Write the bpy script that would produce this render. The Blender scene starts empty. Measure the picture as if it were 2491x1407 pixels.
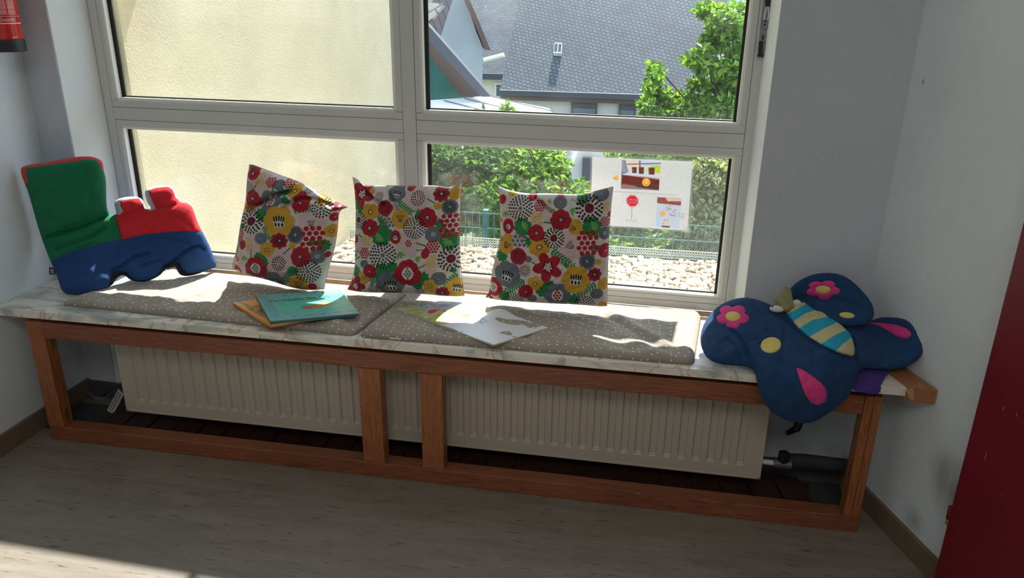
import bpy, bmesh, math, random
import numpy as np
from mathutils import Vector, Matrix, noise
from mathutils.geometry import delaunay_2d_cdt
random.seed(7); rng = np.random.default_rng(7)
S = bpy.context.scene
COL = S.collection

# ------------------------------------------------------------------ camera
IW, IH = 2491, 1407
FPX = 1882.56
CAM = Vector((0, 0, 1.3733))
CR = Vector((0.9842859, 0.17617743, 0.01194898))
CU = Vector((-0.07278037, 0.34310172, 0.93647436))
CF = Vector((-0.16088594, 0.92262816, -0.35053244))
cd = bpy.data.cameras.new('camera'); cam = bpy.data.objects.new('camera', cd); COL.objects.link(cam)
cd.sensor_width = 36; cd.sensor_fit = 'HORIZONTAL'; cd.lens = FPX / IW * 36; cd.clip_end = 500; cd.clip_start = 0.02
m = Matrix.Identity(4)
for i, v in enumerate((CR, CU, -CF)):
    for j in range(3): m[j][i] = v[j]
m.translation = CAM
cam.matrix_world = m
S.camera = cam

# ------------------------------------------------------------------ light
S.view_settings.view_transform = 'Standard'; S.view_settings.look = 'None'; S.view_settings.gamma = 1
S.view_settings.use_curve_mapping = False; S.view_settings.exposure = 0.6
w = bpy.data.worlds.new('sky'); S.world = w; w.use_nodes = True
bgn = w.node_tree.nodes['Background']; bgn.inputs[0].default_value = (0.62, 0.78, 1.0, 1); bgn.inputs[1].default_value = 1.85
sd = bpy.data.lights.new('sun', 'SUN'); sd.energy = 10.6; sd.angle = math.radians(0.8); sd.color = (1.0, 0.965, 0.91)
sun = bpy.data.objects.new('sun', sd); COL.objects.link(sun)
SUNDIR = Vector((-0.06, -0.725, -1.0)).normalized()      # direction the light travels
sun.rotation_euler = SUNDIR.to_track_quat('-Z', 'Y').to_euler()
sun.location = (0, 6, 8)
ad = bpy.data.lights.new('fill_light', 'AREA'); ad.shape = 'RECTANGLE'; ad.size = 1.6; ad.size_y = 1.2; ad.energy = 18; ad.color = (1.0, 0.96, 0.92)  # added overhead fill to brighten the interior
al = bpy.data.objects.new('fill_light', ad); COL.objects.link(al); al.location = (0.1, -0.9, 2.74)

# ------------------------------------------------------------------ geometry constants
KW = -0.0284; YW = 2.287; ZT = 0.467; YF = 1.891; XL = -1.952
def wallx(y): return 0.692 + 0.346 * (2.048 - y)
def ray(u, v): return CF + CR * ((u - IW / 2) / FPX) - CU * ((v - IH / 2) / FPX)
def at(u, v, y=None, z=None, x=None, k=0.0):
    d = ray(u, v)
    if y is not None: t = y / (d.y - k * d.x)
    elif z is not None: t = (z - CAM.z) / d.z
    else: t = x / d.x
    return CAM + d * t

# ------------------------------------------------------------------ materials
def srgb(c):
    c = [x / 255 for x in c]
    return tuple((x / 12.92 if x <= .04045 else ((x + .055) / 1.055) ** 2.4) for x in c)
class NT:
    def __init__(s, name):
        s.m = bpy.data.materials.new(name); s.m.use_nodes = True; s.t = s.m.node_tree; s.N = s.t.nodes; s.L = s.t.links
        s.b = s.N['Principled BSDF']; s.out = s.N['Material Output']
    def n(s, typ, **kw):
        nd = s.N.new(typ)
        for k, v in kw.items():
            if k.startswith('i_'):
                key = k[2:]; key = int(key) if key.isdigit() else key.replace('_', ' ')
                nd.inputs[key].default_value = v
            else: setattr(nd, k, v)
        return nd
    def l(s, a, b): s.L.new(a, b)
    def coord(s, kind='Object', scale=(1, 1, 1), rot=(0, 0, 0), loc=(0, 0, 0)):
        tc = s.n('ShaderNodeTexCoord'); mp = s.n('ShaderNodeMapping')
        mp.inputs['Scale'].default_value = scale; mp.inputs['Rotation'].default_value = rot; mp.inputs['Location'].default_value = loc
        s.l(tc.outputs[kind], mp.inputs[0]); return mp.outputs[0]
    def ramp(s, fac, stops, interp='LINEAR'):
        r = s.n('ShaderNodeValToRGB'); r.color_ramp.interpolation = interp
        e = r.color_ramp.elements
        while len(e) > 1: e.remove(e[-1])
        e[0].position = stops[0][0]; e[0].color = (*stops[0][1], 1)
        for p, c in stops[1:]:
            x = e.new(p); x.color = (*c, 1)
        s.l(fac, r.inputs[0]); return r.outputs[0]
    def noise(s, vec, scale, detail=4, rough=.5, dist=0):
        nd = s.n('ShaderNodeTexNoise'); nd.inputs['Scale'].default_value = scale; nd.inputs['Detail'].default_value = detail
        nd.inputs['Roughness'].default_value = rough; nd.inputs['Distortion'].default_value = dist
        s.l(vec, nd.inputs['Vector']); return nd.outputs['Fac']
    def mix(s, fac, a, b, mode='MIX'):
        nd = s.n('ShaderNodeMix', data_type='RGBA', blend_type=mode)
        for sock, val in ((nd.inputs[0], fac), (nd.inputs[6], a), (nd.inputs[7], b)):
            if hasattr(val, 'is_output') or isinstance(val, bpy.types.NodeSocket): s.l(val, sock)
            elif isinstance(val, (int, float)): sock.default_value = val
            else: sock.default_value = (*val, 1)
        return nd.outputs[2]
    def bump(s, h, strength=.3, dist=.002):
        b = s.n('ShaderNodeBump'); b.inputs['Strength'].default_value = strength; b.inputs['Distance'].default_value = dist
        s.l(h, b.inputs['Height']); s.l(b.outputs[0], s.b.inputs['Normal'])
    def col(s, c): 
        if isinstance(c, bpy.types.NodeSocket): s.l(c, s.b.inputs['Base Color'])
        else: s.b.inputs['Base Color'].default_value = (*c, 1)
    def rough(s, r): s.b.inputs['Roughness'].default_value = r

def plain(name, rgb, rough=.6, metal=0, var=.0, vscale=30, bump=0, bscale=200, bdist=.001, sheen=0):
    t = NT(name); c = srgb(rgb); v = t.coord()
    if var:
        f = t.noise(v, vscale, 5, .6)
        t.col(t.ramp(f, [(.3, tuple(x * (1 - var) for x in c)), (.7, tuple(min(1, x * (1 + var)) for x in c))]))
    else: t.col(c)
    t.rough(rough); t.b.inputs['Metallic'].default_value = metal
    if bump: t.bump(t.noise(v, bscale, 3, .6), bump, bdist)
    if sheen:
        t.b.inputs['Sheen Weight'].default_value = sheen; t.b.inputs['Sheen Roughness'].default_value = .4
    return t.m

def wall_mat(name, rgb, bscale=130, bstr=.5):
    t = NT(name); c = srgb(rgb); v = t.coord()
    f = t.noise(v, 3, 6, .6)
    base = t.ramp(f, [(.3, tuple(x * .93 for x in c)), (.7, tuple(min(1, x * 1.04) for x in c))])
    sp = t.noise(v, 22, 2, .5)
    spots = t.ramp(sp, [(.0, (0, 0, 0)), (.79, (0, 0, 0)), (.82, (1, 1, 1))])
    t.col(t.mix(spots, base, tuple(x * .55 for x in c)))
    t.rough(.75); t.bump(t.noise(v, bscale, 3, .55), bstr, .003); return t.m

def scuffed(name, rgb, spots):
    m_ = wall_mat(name, rgb); nt = m_.node_tree; b = nt.nodes['Principled BSDF']; src = b.inputs['Base Color'].links[0].from_socket
    geo = nt.nodes.new('ShaderNodeNewGeometry'); nz = nt.nodes.new('ShaderNodeTexNoise'); nz.inputs['Scale'].default_value = 22; nz.inputs['Detail'].default_value = 6
    mp = nt.nodes.new('ShaderNodeMapping'); mp.inputs['Scale'].default_value = (1, 1, .25); nt.links.new(geo.outputs['Position'], mp.inputs[0]); nt.links.new(mp.outputs[0], nz.inputs['Vector'])
    for P, r, a in spots:
        dn = nt.nodes.new('ShaderNodeVectorMath'); dn.operation = 'DISTANCE'; dn.inputs[1].default_value = P; nt.links.new(geo.outputs['Position'], dn.inputs[0])
        mr = nt.nodes.new('ShaderNodeMapRange'); mr.inputs['From Min'].default_value = r; mr.inputs['From Max'].default_value = 0; mr.inputs['To Min'].default_value = 0; mr.inputs['To Max'].default_value = a; nt.links.new(dn.outputs['Value'], mr.inputs['Value'])
        mm = nt.nodes.new('ShaderNodeMath'); mm.operation = 'MULTIPLY'; nt.links.new(mr.outputs[0], mm.inputs[0]); nt.links.new(nz.outputs['Fac'], mm.inputs[1])
        mx = nt.nodes.new('ShaderNodeMix'); mx.data_type = 'RGBA'; nt.links.new(mm.outputs[0], mx.inputs[0]); nt.links.new(src, mx.inputs[6]); mx.inputs[7].default_value = (*srgb((96, 88, 70)), 1); src = mx.outputs[2]
    nt.links.new(src, b.inputs['Base Color']); return m_

def wood_mat(name, axis, dark, mid, light, rough=.42, scale=1.0):
    t = NT(name)
    sc = {'X': (1.0, 16, 16), 'Z': (16, 16, 1.0), 'Y': (16, 1, 16)}[axis]
    v = t.coord(scale=tuple(x * scale for x in sc))
    n1 = t.noise(v, 2.6, 3, .5, .6)
    w_ = t.n('ShaderNodeMath', operation='MULTIPLY'); t.l(n1, w_.inputs[0]); w_.inputs[1].default_value = 9
    fr = t.n('ShaderNodeMath', operation='FRACT'); t.l(w_.outputs[0], fr.inputs[0])
    c1 = t.ramp(fr.outputs[0], [(0, srgb(dark)), (.25, srgb(mid)), (.8, srgb(light)), (1, srgb(dark))])
    n2 = t.noise(v, 14, 3, .6)
    c2 = t.mix(.5, c1, t.ramp(n2, [(.3, srgb(dark)), (.65, srgb(light))]))
    v3 = t.coord(); n3 = t.noise(v3, 4, 3, .5)
    c3 = t.mix(.35, c2, t.ramp(n3, [(.3, srgb(dark)), (.7, srgb(mid))]), 'MIX')
    sc_ = t.noise(t.coord(scale=(3, 3, 1)), 30, 2, .5)
    scr = t.ramp(sc_, [(0, (0, 0, 0)), (.77, (0, 0, 0)), (.80, (.6, .6, .6))])
    t.col(t.mix(scr, c3, srgb((205, 170, 140))))
    t.rough(rough); t.bump(n2, .15, .001); return t.m

def vcol_mat(name, rough=.75, bump=.15, bscale=600, sheen=0, translucent=0, gloss=None):
    t = NT(name)
    a = t.n('ShaderNodeAttribute', attribute_name='col')
    t.col(a.outputs['Color']); t.rough(rough)
    if bump: t.bump(t.noise(t.coord(), bscale, 2, .5), bump, .001)
    if sheen: t.b.inputs['Sheen Weight'].default_value = sheen
    if translucent:
        tr = t.n('ShaderNodeBsdfTranslucent'); t.l(a.outputs['Color'], tr.inputs[0])
        mx = t.n('ShaderNodeMixShader'); mx.inputs[0].default_value = translucent
        t.l(t.b.outputs[0], mx.inputs[1]); t.l(tr.outputs[0], mx.inputs[2]); t.l(mx.outputs[0], t.out.inputs[0])
    return t.m

M = {}
M['wall'] = wall_mat('painted plaster wall', (212, 219, 222))
M['wall_rough'] = wall_mat('rough grey plaster', (192, 197, 204), 75, .9)
M['reveal'] = wall_mat('white smooth reveal', (226, 231, 230), 160, .2)
M['ceiling'] = plain('ceiling paint', (235, 235, 232), .8)
M['frame'] = plain('window frame lacquer', (202, 204, 200), .32, var=.03, vscale=4)
M['bead'] = plain('glazing bead', (236, 234, 226), .35)
M['gasket'] = plain('black rubber', (18, 18, 20), .45)
M['pine_x'] = wood_mat('pine rail', 'X', (88, 44, 26), (138, 78, 48), (160, 98, 64))
M['pine_z'] = wood_mat('pine post', 'Z', (110, 60, 32), (156, 92, 52), (180, 114, 70))
M['slat'] = wood_mat('dark slat', 'Y', (34, 18, 16), (58, 32, 26), (72, 42, 32), .5)
M['radiator'] = plain('radiator enamel', (184, 173, 158), .35)
M['black'] = plain('black plastic', (20, 20, 22), .5)
M['darkpipe'] = plain('pipe insulation', (44, 46, 50), .8)
M['brass'] = plain('brass fitting', (170, 140, 80), .4, .8)
M['steel'] = plain('steel', (150, 150, 152), .35, .9)
M['white_pl'] = plain('white plastic', (214, 212, 206), .45)
M['red_gloss'] = plain('red gloss enamel', (190, 22, 26), .22)
M['door_red'] = plain('dark red door lacquer', (112, 12, 32), .42, var=.12, vscale=6)
M['base'] = wood_mat('baseboard wood', 'Y', (92, 78, 62), (116, 98, 78), (130, 112, 90), .55)
M['stain'] = plain('old stain', (90, 84, 74), .8)

def floor_mat():
    t = NT('vinyl floor')
    v = t.coord(scale=(1, 6, 1)); f = t.noise(v, 5, 6, .6)
    base = t.ramp(f, [(.3, srgb((114, 106, 95))), (.7, srgb((134, 126, 115)))])
    v2 = t.coord(scale=(14, 90, 1)); f2 = t.noise(v2, 1.2, 4, .65)
    st = t.ramp(f2, [(0, (0, 0, 0)), (.60, (0, 0, 0)), (.67, (.85, .85, .85))])
    c = t.mix(st, base, srgb((74, 68, 60)))
    f3 = t.noise(t.coord(scale=(3, 14, 1)), 9, 5, .7)
    c = t.mix(t.ramp(f3, [(0, (0, 0, 0)), (.6, (0, 0, 0)), (.75, (.4, .4, .4))]), c, srgb((160, 154, 144)))
    t.col(c); t.rough(.42); t.bump(f2, .05, .001); return t.m
M['floor'] = floor_mat()

def marble_mat():
    t = NT('marbled laminate')
    f = t.noise(t.coord(scale=(1, 2.6, 2.6), rot=(0, 0, .25)), 4.6, 5, .5, 1.0)
    base = t.ramp(f, [(.28, srgb((136, 146, 142))), (.40, srgb((178, 184, 176))), (.50, srgb((226, 220, 206))), (.62, srgb((214, 212, 202))), (.72, srgb((160, 170, 168))), (.85, srgb((126, 138, 138)))])
    f2 = t.noise(t.coord(scale=(1.6, 1.0, 1.0), rot=(0, 0, .9), loc=(3, 1, 0)), 2.6, 4, .55, 2.6)
    vein = t.ramp(f2, [(.0, (0, 0, 0)), (.55, (0, 0, 0)), (.575, (.65, .65, .65)), (.60, (.1, .1, .1)), (.66, (0, 0, 0))])
    t.col(t.mix(vein, base, srgb((160, 120, 84)))); t.rough(.3); return t.m
M['marble'] = marble_mat()

def mat_fabric():
    t = NT('taupe cotton with white dots')
    tc = t.n('ShaderNodeTexCoord'); mp = t.n('ShaderNodeMapping'); t.l(tc.outputs['Object'], mp.inputs[0])
    vo = t.n('ShaderNodeTexVoronoi', voronoi_dimensions='2D'); vo.inputs['Scale'].default_value = 40; vo.inputs['Randomness'].default_value = .62
    sx_ = t.n('ShaderNodeSeparateXYZ'); t.l(mp.outputs[0], sx_.inputs[0]); ay = t.n('ShaderNodeMath', operation='ADD'); t.l(sx_.outputs[1], ay.inputs[0]); t.l(sx_.outputs[2], ay.inputs[1]); cx_ = t.n('ShaderNodeCombineXYZ'); t.l(sx_.outputs[0], cx_.inputs[0]); t.l(ay.outputs[0], cx_.inputs[1]); t.l(cx_.outputs[0], vo.inputs['Vector'])
    dots = t.ramp(vo.outputs['Distance'], [(0, (1, 1, 1)), (.08, (1, 1, 1)), (.105, (0, 0, 0))])
    f = t.noise(mp.outputs[0], 6, 3, .5)
    base = t.ramp(f, [(.3, srgb((146, 136, 124))), (.7, srgb((160, 150, 137)))])
    t.col(t.mix(dots, base, srgb((246, 244, 238)))); t.rough(.85)
    t.bump(t.noise(mp.outputs[0], 28, 4, .55), .35, .006); t.b.inputs['Sheen Weight'].default_value = .15
    return t.m
M['mat'] = mat_fabric()

def glass_mat():
    t = NT('dusty window glass')
    t.N.remove(t.b)
    tr = t.n('ShaderNodeBsdfTransparent'); tr.inputs[0].default_value = (.96, .975, .97, 1)
    gl = t.n('ShaderNodeBsdfGlossy'); gl.inputs['Roughness'].default_value = .015
    fr = t.n('ShaderNodeFresnel'); fr.inputs['IOR'].default_value = 1.5
    mx = t.n('ShaderNodeMixShader'); t.l(fr.outputs[0], mx.inputs[0]); t.l(tr.outputs[0], mx.inputs[1]); t.l(gl.outputs[0], mx.inputs[2])
    v = t.coord(scale=(1, 1, 1))
    vo = t.n('ShaderNodeTexVoronoi'); vo.inputs['Scale'].default_value = 70; t.l(v, vo.inputs['Vector'])
    sp = t.ramp(vo.outputs['Distance'], [(0, (.8, .8, .8)), (.06, (.5, .5, .5)), (.10, (0, 0, 0))])
    big = t.noise(v, 2.2, 5, .6)
    film = t.ramp(big, [(.45, (.004, .004, .004)), (.8, (.035, .035, .035))])
    dirt = t.n('ShaderNodeMix', data_type='FLOAT'); 
    mu = t.n('ShaderNodeMath', operation='MULTIPLY'); t.l(sp, mu.inputs[0]); 
    gate = t.ramp(t.noise(v, 5, 3, .6), [(.5, (0, 0, 0)), (.62, (.7, .7, .7))]); t.l(gate, mu.inputs[1])
    ad_ = t.n('ShaderNodeMath', operation='ADD', use_clamp=True); t.l(mu.outputs[0], ad_.inputs[0]); t.l(film, ad_.inputs[1])
    df = t.n('ShaderNodeBsdfTranslucent'); df.inputs[0].default_value = (.85, .85, .82, 1)
    mx2 = t.n('ShaderNodeMixShader'); t.l(ad_.outputs[0], mx2.inputs[0]); t.l(mx.outputs[0], mx2.inputs[1]); t.l(df.outputs[0], mx2.inputs[2])
    t.l(mx2.outputs[0], t.out.inputs[0]); return t.m
M['glass'] = glass_mat()

def leaf_mat(name, a, b, c):
    t = NT(name)
    g = t.n('ShaderNodeNewGeometry')
    colr = t.ramp(g.outputs['Random Per Island'], [(0, srgb(a)), (.5, srgb(b)), (1, srgb(c))])
    t.col(colr); t.rough(.5)
    tr = t.n('ShaderNodeBsdfTranslucent'); 
    t.l(t.mix(1.0, colr, (1.0, 1.0, .45), 'MULTIPLY'), tr.inputs[0])
    mx = t.n('ShaderNodeMixShader'); mx.inputs[0].default_value = .5
    t.l(t.b.outputs[0], mx.inputs[1]); t.l(tr.outputs[0], mx.inputs[2]); t.l(mx.outputs[0], t.out.inputs[0]); return t.m
M['leaf'] = leaf_mat('green leaves', (40, 70, 30), (66, 104, 40), (112, 152, 56))
M['leaf_light'] = leaf_mat('bright leaves', (56, 92, 32), (96, 142, 46), (160, 190, 84))
M['leaf_pale'] = leaf_mat('pale leaves', (84, 104, 62), (130, 146, 92), (190, 186, 144))
M['bark'] = plain('bark', (84, 70, 56), .9, var=.2)

def slate_mat(name, base=(122, 132, 142), rot=.16, sx=.24, sy=.14, dark=(52, 58, 66)):
    t = NT(name)
    v = t.coord('Object', rot=(0, 0, rot))
    br = t.n('ShaderNodeTexBrick', offset=.5)
    br.inputs['Scale'].default_value = 1; br.inputs['Brick Width'].default_value = sx; br.inputs['Row Height'].default_value = sy
    br.inputs['Mortar Size'].default_value = .013; br.inputs['Mortar Smooth'].default_value = .2; br.inputs['Bias'].default_value = -.2
    b = srgb(base)
    br.inputs['Color1'].default_value = (*b, 1); br.inputs['Color2'].default_value = (*[x * .72 for x in b], 1); br.inputs['Mortar'].default_value = (*srgb(dark), 1)
    t.l(v, br.inputs['Vector'])
    f = t.noise(t.coord(), 1.1, 6, .7)
    c = t.mix(t.ramp(f, [(.42, (0, 0, 0)), (.72, (.7, .7, .7))]), br.outputs['Color'], srgb((58, 56, 62)))
    t.col(c); t.rough(.7); return t.m
M['slate'] = slate_mat('old slate', (88, 97, 102), .26, .13, .11, (28, 32, 36))
M['slate2'] = slate_mat('small slate', (104, 108, 110), .03, .16, .10)
M['tile_brown'] = slate_mat('corrugated roof', (86, 76, 78), 0, .14, 4.0, (40, 34, 38))
M['tile_tan'] = slate_mat('clay roof', (168, 156, 140), 0, .2, .16, (110, 100, 92))
M['render_beige'] = None
def render_wall(name, rgb, bscale, bstr, bdist=.008):
    t = NT(name); c = srgb(rgb); v = t.coord()
    f = t.noise(v, 2.2, 6, .62)
    t.col(t.ramp(f, [(.3, tuple(x * .88 for x in c)), (.72, tuple(min(1, x * 1.06) for x in c))]))
    t.rough(.9); t.bump(t.noise(v, bscale, 4, .6), bstr, bdist); return t.m
M['render_beige'] = render_wall('beige exterior render', (186, 173, 140), 110, .8, .006)
M['render_grey'] = render_wall('grey render', (188, 184, 176), 6, .1)
M['render_white'] = render_wall('weathered white render', (152, 156, 158), 1.5, .1)
M['render_cream'] = render_wall('cream render', (222, 212, 184), 6, .1)
M['fascia'] = plain('brown fascia', (88, 62, 56), .7)
M['gutter'] = plain('dark gutter', (58, 60, 66), .6)
M['darkgreen'] = plain('green boarding', (18, 84, 72), .7, var=.15)
M['metalroof'] = plain('pale metal roof', (232, 236, 238), .8, var=.03)
M['darkglass'] = plain('dark window pane', (64, 76, 88), .15)
M['wframe'] = plain('white window frame', (214, 214, 208), .5)
M['fence'] = plain('green fence paint', (30, 92, 84), .45)
M['wire'] = plain('galvanised mesh', (170, 172, 168), .5, .4)
M['ground'] = plain('garden ground', (70, 84, 50), .9, var=.4, vscale=2)
M['hill'] = plain('distant wooded hill', (52, 76, 64), .95, var=.4, vscale=.15)
M['concrete'] = plain('concrete', (150, 148, 142), .85, var=.1)

def stone_mat():
    t = NT('gravel stones'); g = t.n('ShaderNodeNewGeometry')
    t.col(t.ramp(g.outputs['Random Per Island'], [(0, srgb((120, 104, 84))), (.3, srgb((166, 148, 120))), (.6, srgb((194, 180, 154))), (.85, srgb((212, 202, 180))), (1, srgb((166, 116, 88)))]))
    t.rough(.8); return t.m
M['stone'] = stone_mat()

# ------------------------------------------------------------------ object helpers
ORG = {}
def tag(o, label=None, cat=None, group=None, kind=None):
    if label: o['label'] = label
    if cat: o['category'] = cat
    if group: o['group'] = group
    if kind: o['kind'] = kind
    return o
def thing(name, loc, label=None, cat=None, group=None, kind=None):
    o = bpy.data.objects.new(name, None); COL.objects.link(o); o.location = loc; o.empty_display_size = .1
    ORG[o.name] = Vector(loc); return tag(o, label, cat, group, kind)
def mesh(name, V, F, mat, parent=None, smooth=False, origin=None, colors=None, mats=None, fm=None):
    if parent is not None: org = ORG[parent.name]
    else:
        if origin is None:
            A = np.array([tuple(v) for v in V]); mn = A.min(0); mx = A.max(0)
            org = Vector(((mn[0] + mx[0]) / 2, (mn[1] + mx[1]) / 2, mn[2]))
        else: org = Vector(origin)
    me = bpy.data.meshes.new(name)
    A = np.array([tuple(v) for v in V], dtype=np.float64) - np.array(org)
    me.from_pydata(A.tolist(), [], [list(f) for f in F])
    ml = mat if isinstance(mat, (list, tuple)) else [mat]
    for x in ml: me.materials.append(x)
    if fm is not None: me.polygons.foreach_set('material_index', fm)
    if smooth: me.polygons.foreach_set('use_smooth', [True] * len(me.polygons))
    if colors is not None:
        ca = me.color_attributes.new('col', 'FLOAT_COLOR', 'POINT')
        c = np.ones((len(V), 4)); c[:, :3] = colors; ca.data.foreach_set('color', c.ravel())
    me.update()
    o = bpy.data.objects.new(name, me); COL.objects.link(o)
    if parent is not None: o.parent = parent; ORG[o.name] = org
    else: o.location = org; ORG[o.name] = org
    return o
class MB:
    def __init__(s): s.V = []; s.F = []
    def add(s, V, F):
        n = len(s.V); s.V += [Vector(v) for v in V]; s.F += [[i + n for i in f] for f in F]; return s
    def box(s, x0, x1, y0, y1, z0, z1, xf=None):
        V = [Vector((x, y, z)) for z in (z0, z1) for y in (y0, y1) for x in (x0, x1)]
        if xf: V = [xf(v) for v in V]
        return s.add(V, [(0, 2, 3, 1), (4, 5, 7, 6), (0, 1, 5, 4), (2, 6, 7, 3), (0, 4, 6, 2), (1, 3, 7, 5)])
    def bbox(s, x0, x1, y0, y1, z0, z1, b=.003, xf=None):   # bevelled box
        bm = bmesh.new(); r = bmesh.ops.create_cube(bm, size=1)
        for v in bm.verts: v.co = Vector(((x0 + x1) / 2 + v.co.x * (x1 - x0), (y0 + y1) / 2 + v.co.y * (y1 - y0), (z0 + z1) / 2 + v.co.z * (z1 - z0)))
        bmesh.ops.bevel(bm, geom=list(bm.edges), offset=b, segments=2, affect='EDGES', profile=.5)
        bm.verts.index_update(); V = [v.co.copy() for v in bm.verts]; F = [[v.index for v in f.verts] for f in bm.faces]; bm.free()
        if xf: V = [xf(v) for v in V]
        return s.add(V, F)
    def prism(s, poly, z0, z1):
        n = len(poly); V = [Vector((x, y, z0)) for x, y in poly] + [Vector((x, y, z1)) for x, y in poly]
        F = [list(range(n))[::-1], list(range(n, 2 * n))] + [[i, (i + 1) % n, n + (i + 1) % n, n + i] for i in range(n)]
        return s.add(V, F)
    def tube(s, pts, r, seg=12, cap=True):
        pts = [Vector(p) for p in pts]; n = len(pts); rs = r if isinstance(r, (list, tuple)) else [r] * n
        V = []; F = []; prev = None
        for i, p in enumerate(pts):
            d = (pts[min(i + 1, n - 1)] - pts[max(i - 1, 0)]).normalized()
            a = prev if prev is not None else (Vector((0, 0, 1)) if abs(d.z) < .9 else Vector((1, 0, 0)))
            a = (a - d * a.dot(d)).normalized(); b = d.cross(a); prev = a
            for k in range(seg):
                t = 2 * math.pi * k / seg; V.append(p + (a * math.cos(t) + b * math.sin(t)) * rs[i])
        for i in range(n - 1):
            for k in range(seg):
                k2 = (k + 1) % seg; F.append((i * seg + k, i * seg + k2, (i + 1) * seg + k2, (i + 1) * seg + k))
        if cap: F.append(list(range(seg))[::-1]); F.append([(n - 1) * seg + k for k in range(seg)])
        return s.add(V, F)
    def lathe(s, prof, c, seg=32, axis='Z'):
        V = []; F = []
        for r, h in prof:
            for k in range(seg):
                t = 2 * math.pi * k / seg
                if axis == 'Z': V.append((c[0] + r * math.cos(t), c[1] + r * math.sin(t), c[2] + h))
                elif axis == 'X': V.append((c[0] + h, c[1] + r * math.cos(t), c[2] + r * math.sin(t)))
                else: V.append((c[0] + r * math.cos(t), c[1] + h, c[2] + r * math.sin(t)))
        for i in range(len(prof) - 1):
            for k in range(seg):
                k2 = (k + 1) % seg; F.append((i * seg + k, i * seg + k2, (i + 1) * seg + k2, (i + 1) * seg + k))
        F.append(list(range(seg))[::-1]); F.append([(len(prof) - 1) * seg + k for k in range(seg)])
        return s.add(V, F)
    def ico(s, c, r, sub=1):
        bm = bmesh.new(); bmesh.ops.create_icosphere(bm, subdivisions=sub, radius=1); bm.verts.index_update()
        rr = r if isinstance(r, (list, tuple)) else (r, r, r)
        V = [Vector((c[0] + v.co.x * rr[0], c[1] + v.co.y * rr[1], c[2] + v.co.z * rr[2])) for v in bm.verts]
        F = [[v.index for v in f.verts] for f in bm.faces]; bm.free(); return s.add(V, F)
    def make(s, name, mat, parent=None, smooth=False, **k): return mesh(name, s.V, s.F, mat, parent, smooth, **k)
def struct(name, mb, mat, **k): return tag(mb.make(name, mat, **k), kind='structure')

# ------------------------------------------------------------------ painter (fills a colour grid that is stored per vertex)
class Canvas:
    def __init__(s, w, h, bg):
        s.w, s.h = w, h; s.a = np.zeros((h, w, 3)); s.a[:] = bg
    def win(s, x0, y0, x1, y1):
        x0 = int(max(0, math.floor(x0))); y0 = int(max(0, math.floor(y0))); x1 = int(min(s.w, math.ceil(x1) + 1)); y1 = int(min(s.h, math.ceil(y1) + 1))
        if x1 <= x0 or y1 <= y0: return None
        Y, X = np.mgrid[y0:y1, x0:x1]; return slice(y0, y1), slice(x0, x1), X.astype(float), Y.astype(float)
    def put(s, wn, mask, c):
        sub = s.a[wn[0], wn[1]]; mk = np.clip(mask, 0, 1)[..., None]; sub[:] = sub * (1 - mk) + np.array(c, float) * mk
    def ell(s, x, y, rx, ry=None, c=(0, 0, 0), ang=0, a=1):
        ry = ry or rx; R = max(rx, ry) + 2; wn = s.win(x - R, y - R, x + R, y + R)
        if wn is None: return
        X = wn[2] - x; Y = wn[3] - y; ca, sa = math.cos(ang), math.sin(ang)
        d = np.sqrt(((X * ca + Y * sa) / rx) ** 2 + ((-X * sa + Y * ca) / ry) ** 2)
        s.put(wn, np.clip((1 - d) * min(rx, ry) + .5, 0, 1) * a, c)
    def blob(s, x, y, r, n, amp, rot, c, sy=1.0, wob=0):
        R = r * (1 + abs(amp)) + 3; wn = s.win(x - R, y - R, x + R, y + R)
        if wn is None: return
        X = wn[2] - x; Y = (wn[3] - y) / sy; th = np.arctan2(Y, X); rad = np.hypot(X, Y)
        lim = r * (1 - amp + amp * 2 * np.abs(np.cos(n * (th - rot) / 2)) ** .7 * .9 + wob * np.sin(3 * th + rot * 5))
        s.put(wn, np.clip(lim - rad + .5, 0, 1), c)
    def poly(s, pts, c, a=1):
        xs = [p[0] for p in pts]; ys = [p[1] for p in pts]; wn = s.win(min(xs), min(ys), max(xs), max(ys))
        if wn is None: return
        X, Y = wn[2], wn[3]; ins = np.zeros(X.shape, bool); n = len(pts)
        for i in range(n):
            x1, y1 = pts[i]; x2, y2 = pts[(i + 1) % n]
            if y1 == y2: continue
            cnd = ((y1 > Y) != (y2 > Y)); xi = (x2 - x1) * (Y - y1) / (y2 - y1) + x1; ins ^= cnd & (X < xi)
        s.put(wn, ins * float(a), c)
    def line(s, pts, wd, c, a=1):
        for (x1, y1), (x2, y2) in zip(pts[:-1], pts[1:]):
            wn = s.win(min(x1, x2) - wd, min(y1, y2) - wd, max(x1, x2) + wd, max(y1, y2) + wd)
            if wn is None: continue
            dx, dy = x2 - x1, y2 - y1; L = dx * dx + dy * dy + 1e-9
            t = np.clip(((wn[2] - x1) * dx + (wn[3] - y1) * dy) / L, 0, 1)
            d = np.hypot(wn[2] - x1 - t * dx, wn[3] - y1 - t * dy); s.put(wn, np.clip(wd / 2 - d + .5, 0, 1) * a, c)
    def sample(s, x, y):
        x = np.clip(np.asarray(x, float), 0, s.w - 1.001); y = np.clip(np.asarray(y, float), 0, s.h - 1.001)
        x0 = x.astype(int); y0 = y.astype(int); fx = (x - x0)[:, None]; fy = (y - y0)[:, None]; a = s.a
        c = (a[y0, x0] * (1 - fx) + a[y0, x0 + 1] * fx) * (1 - fy) + (a[y0 + 1, x0] * (1 - fx) + a[y0 + 1, x0 + 1] * fx) * fy
        c = c / 255; return np.where(c <= .04045, c / 12.92, ((c + .055) / 1.055) ** 2.4)

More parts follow.
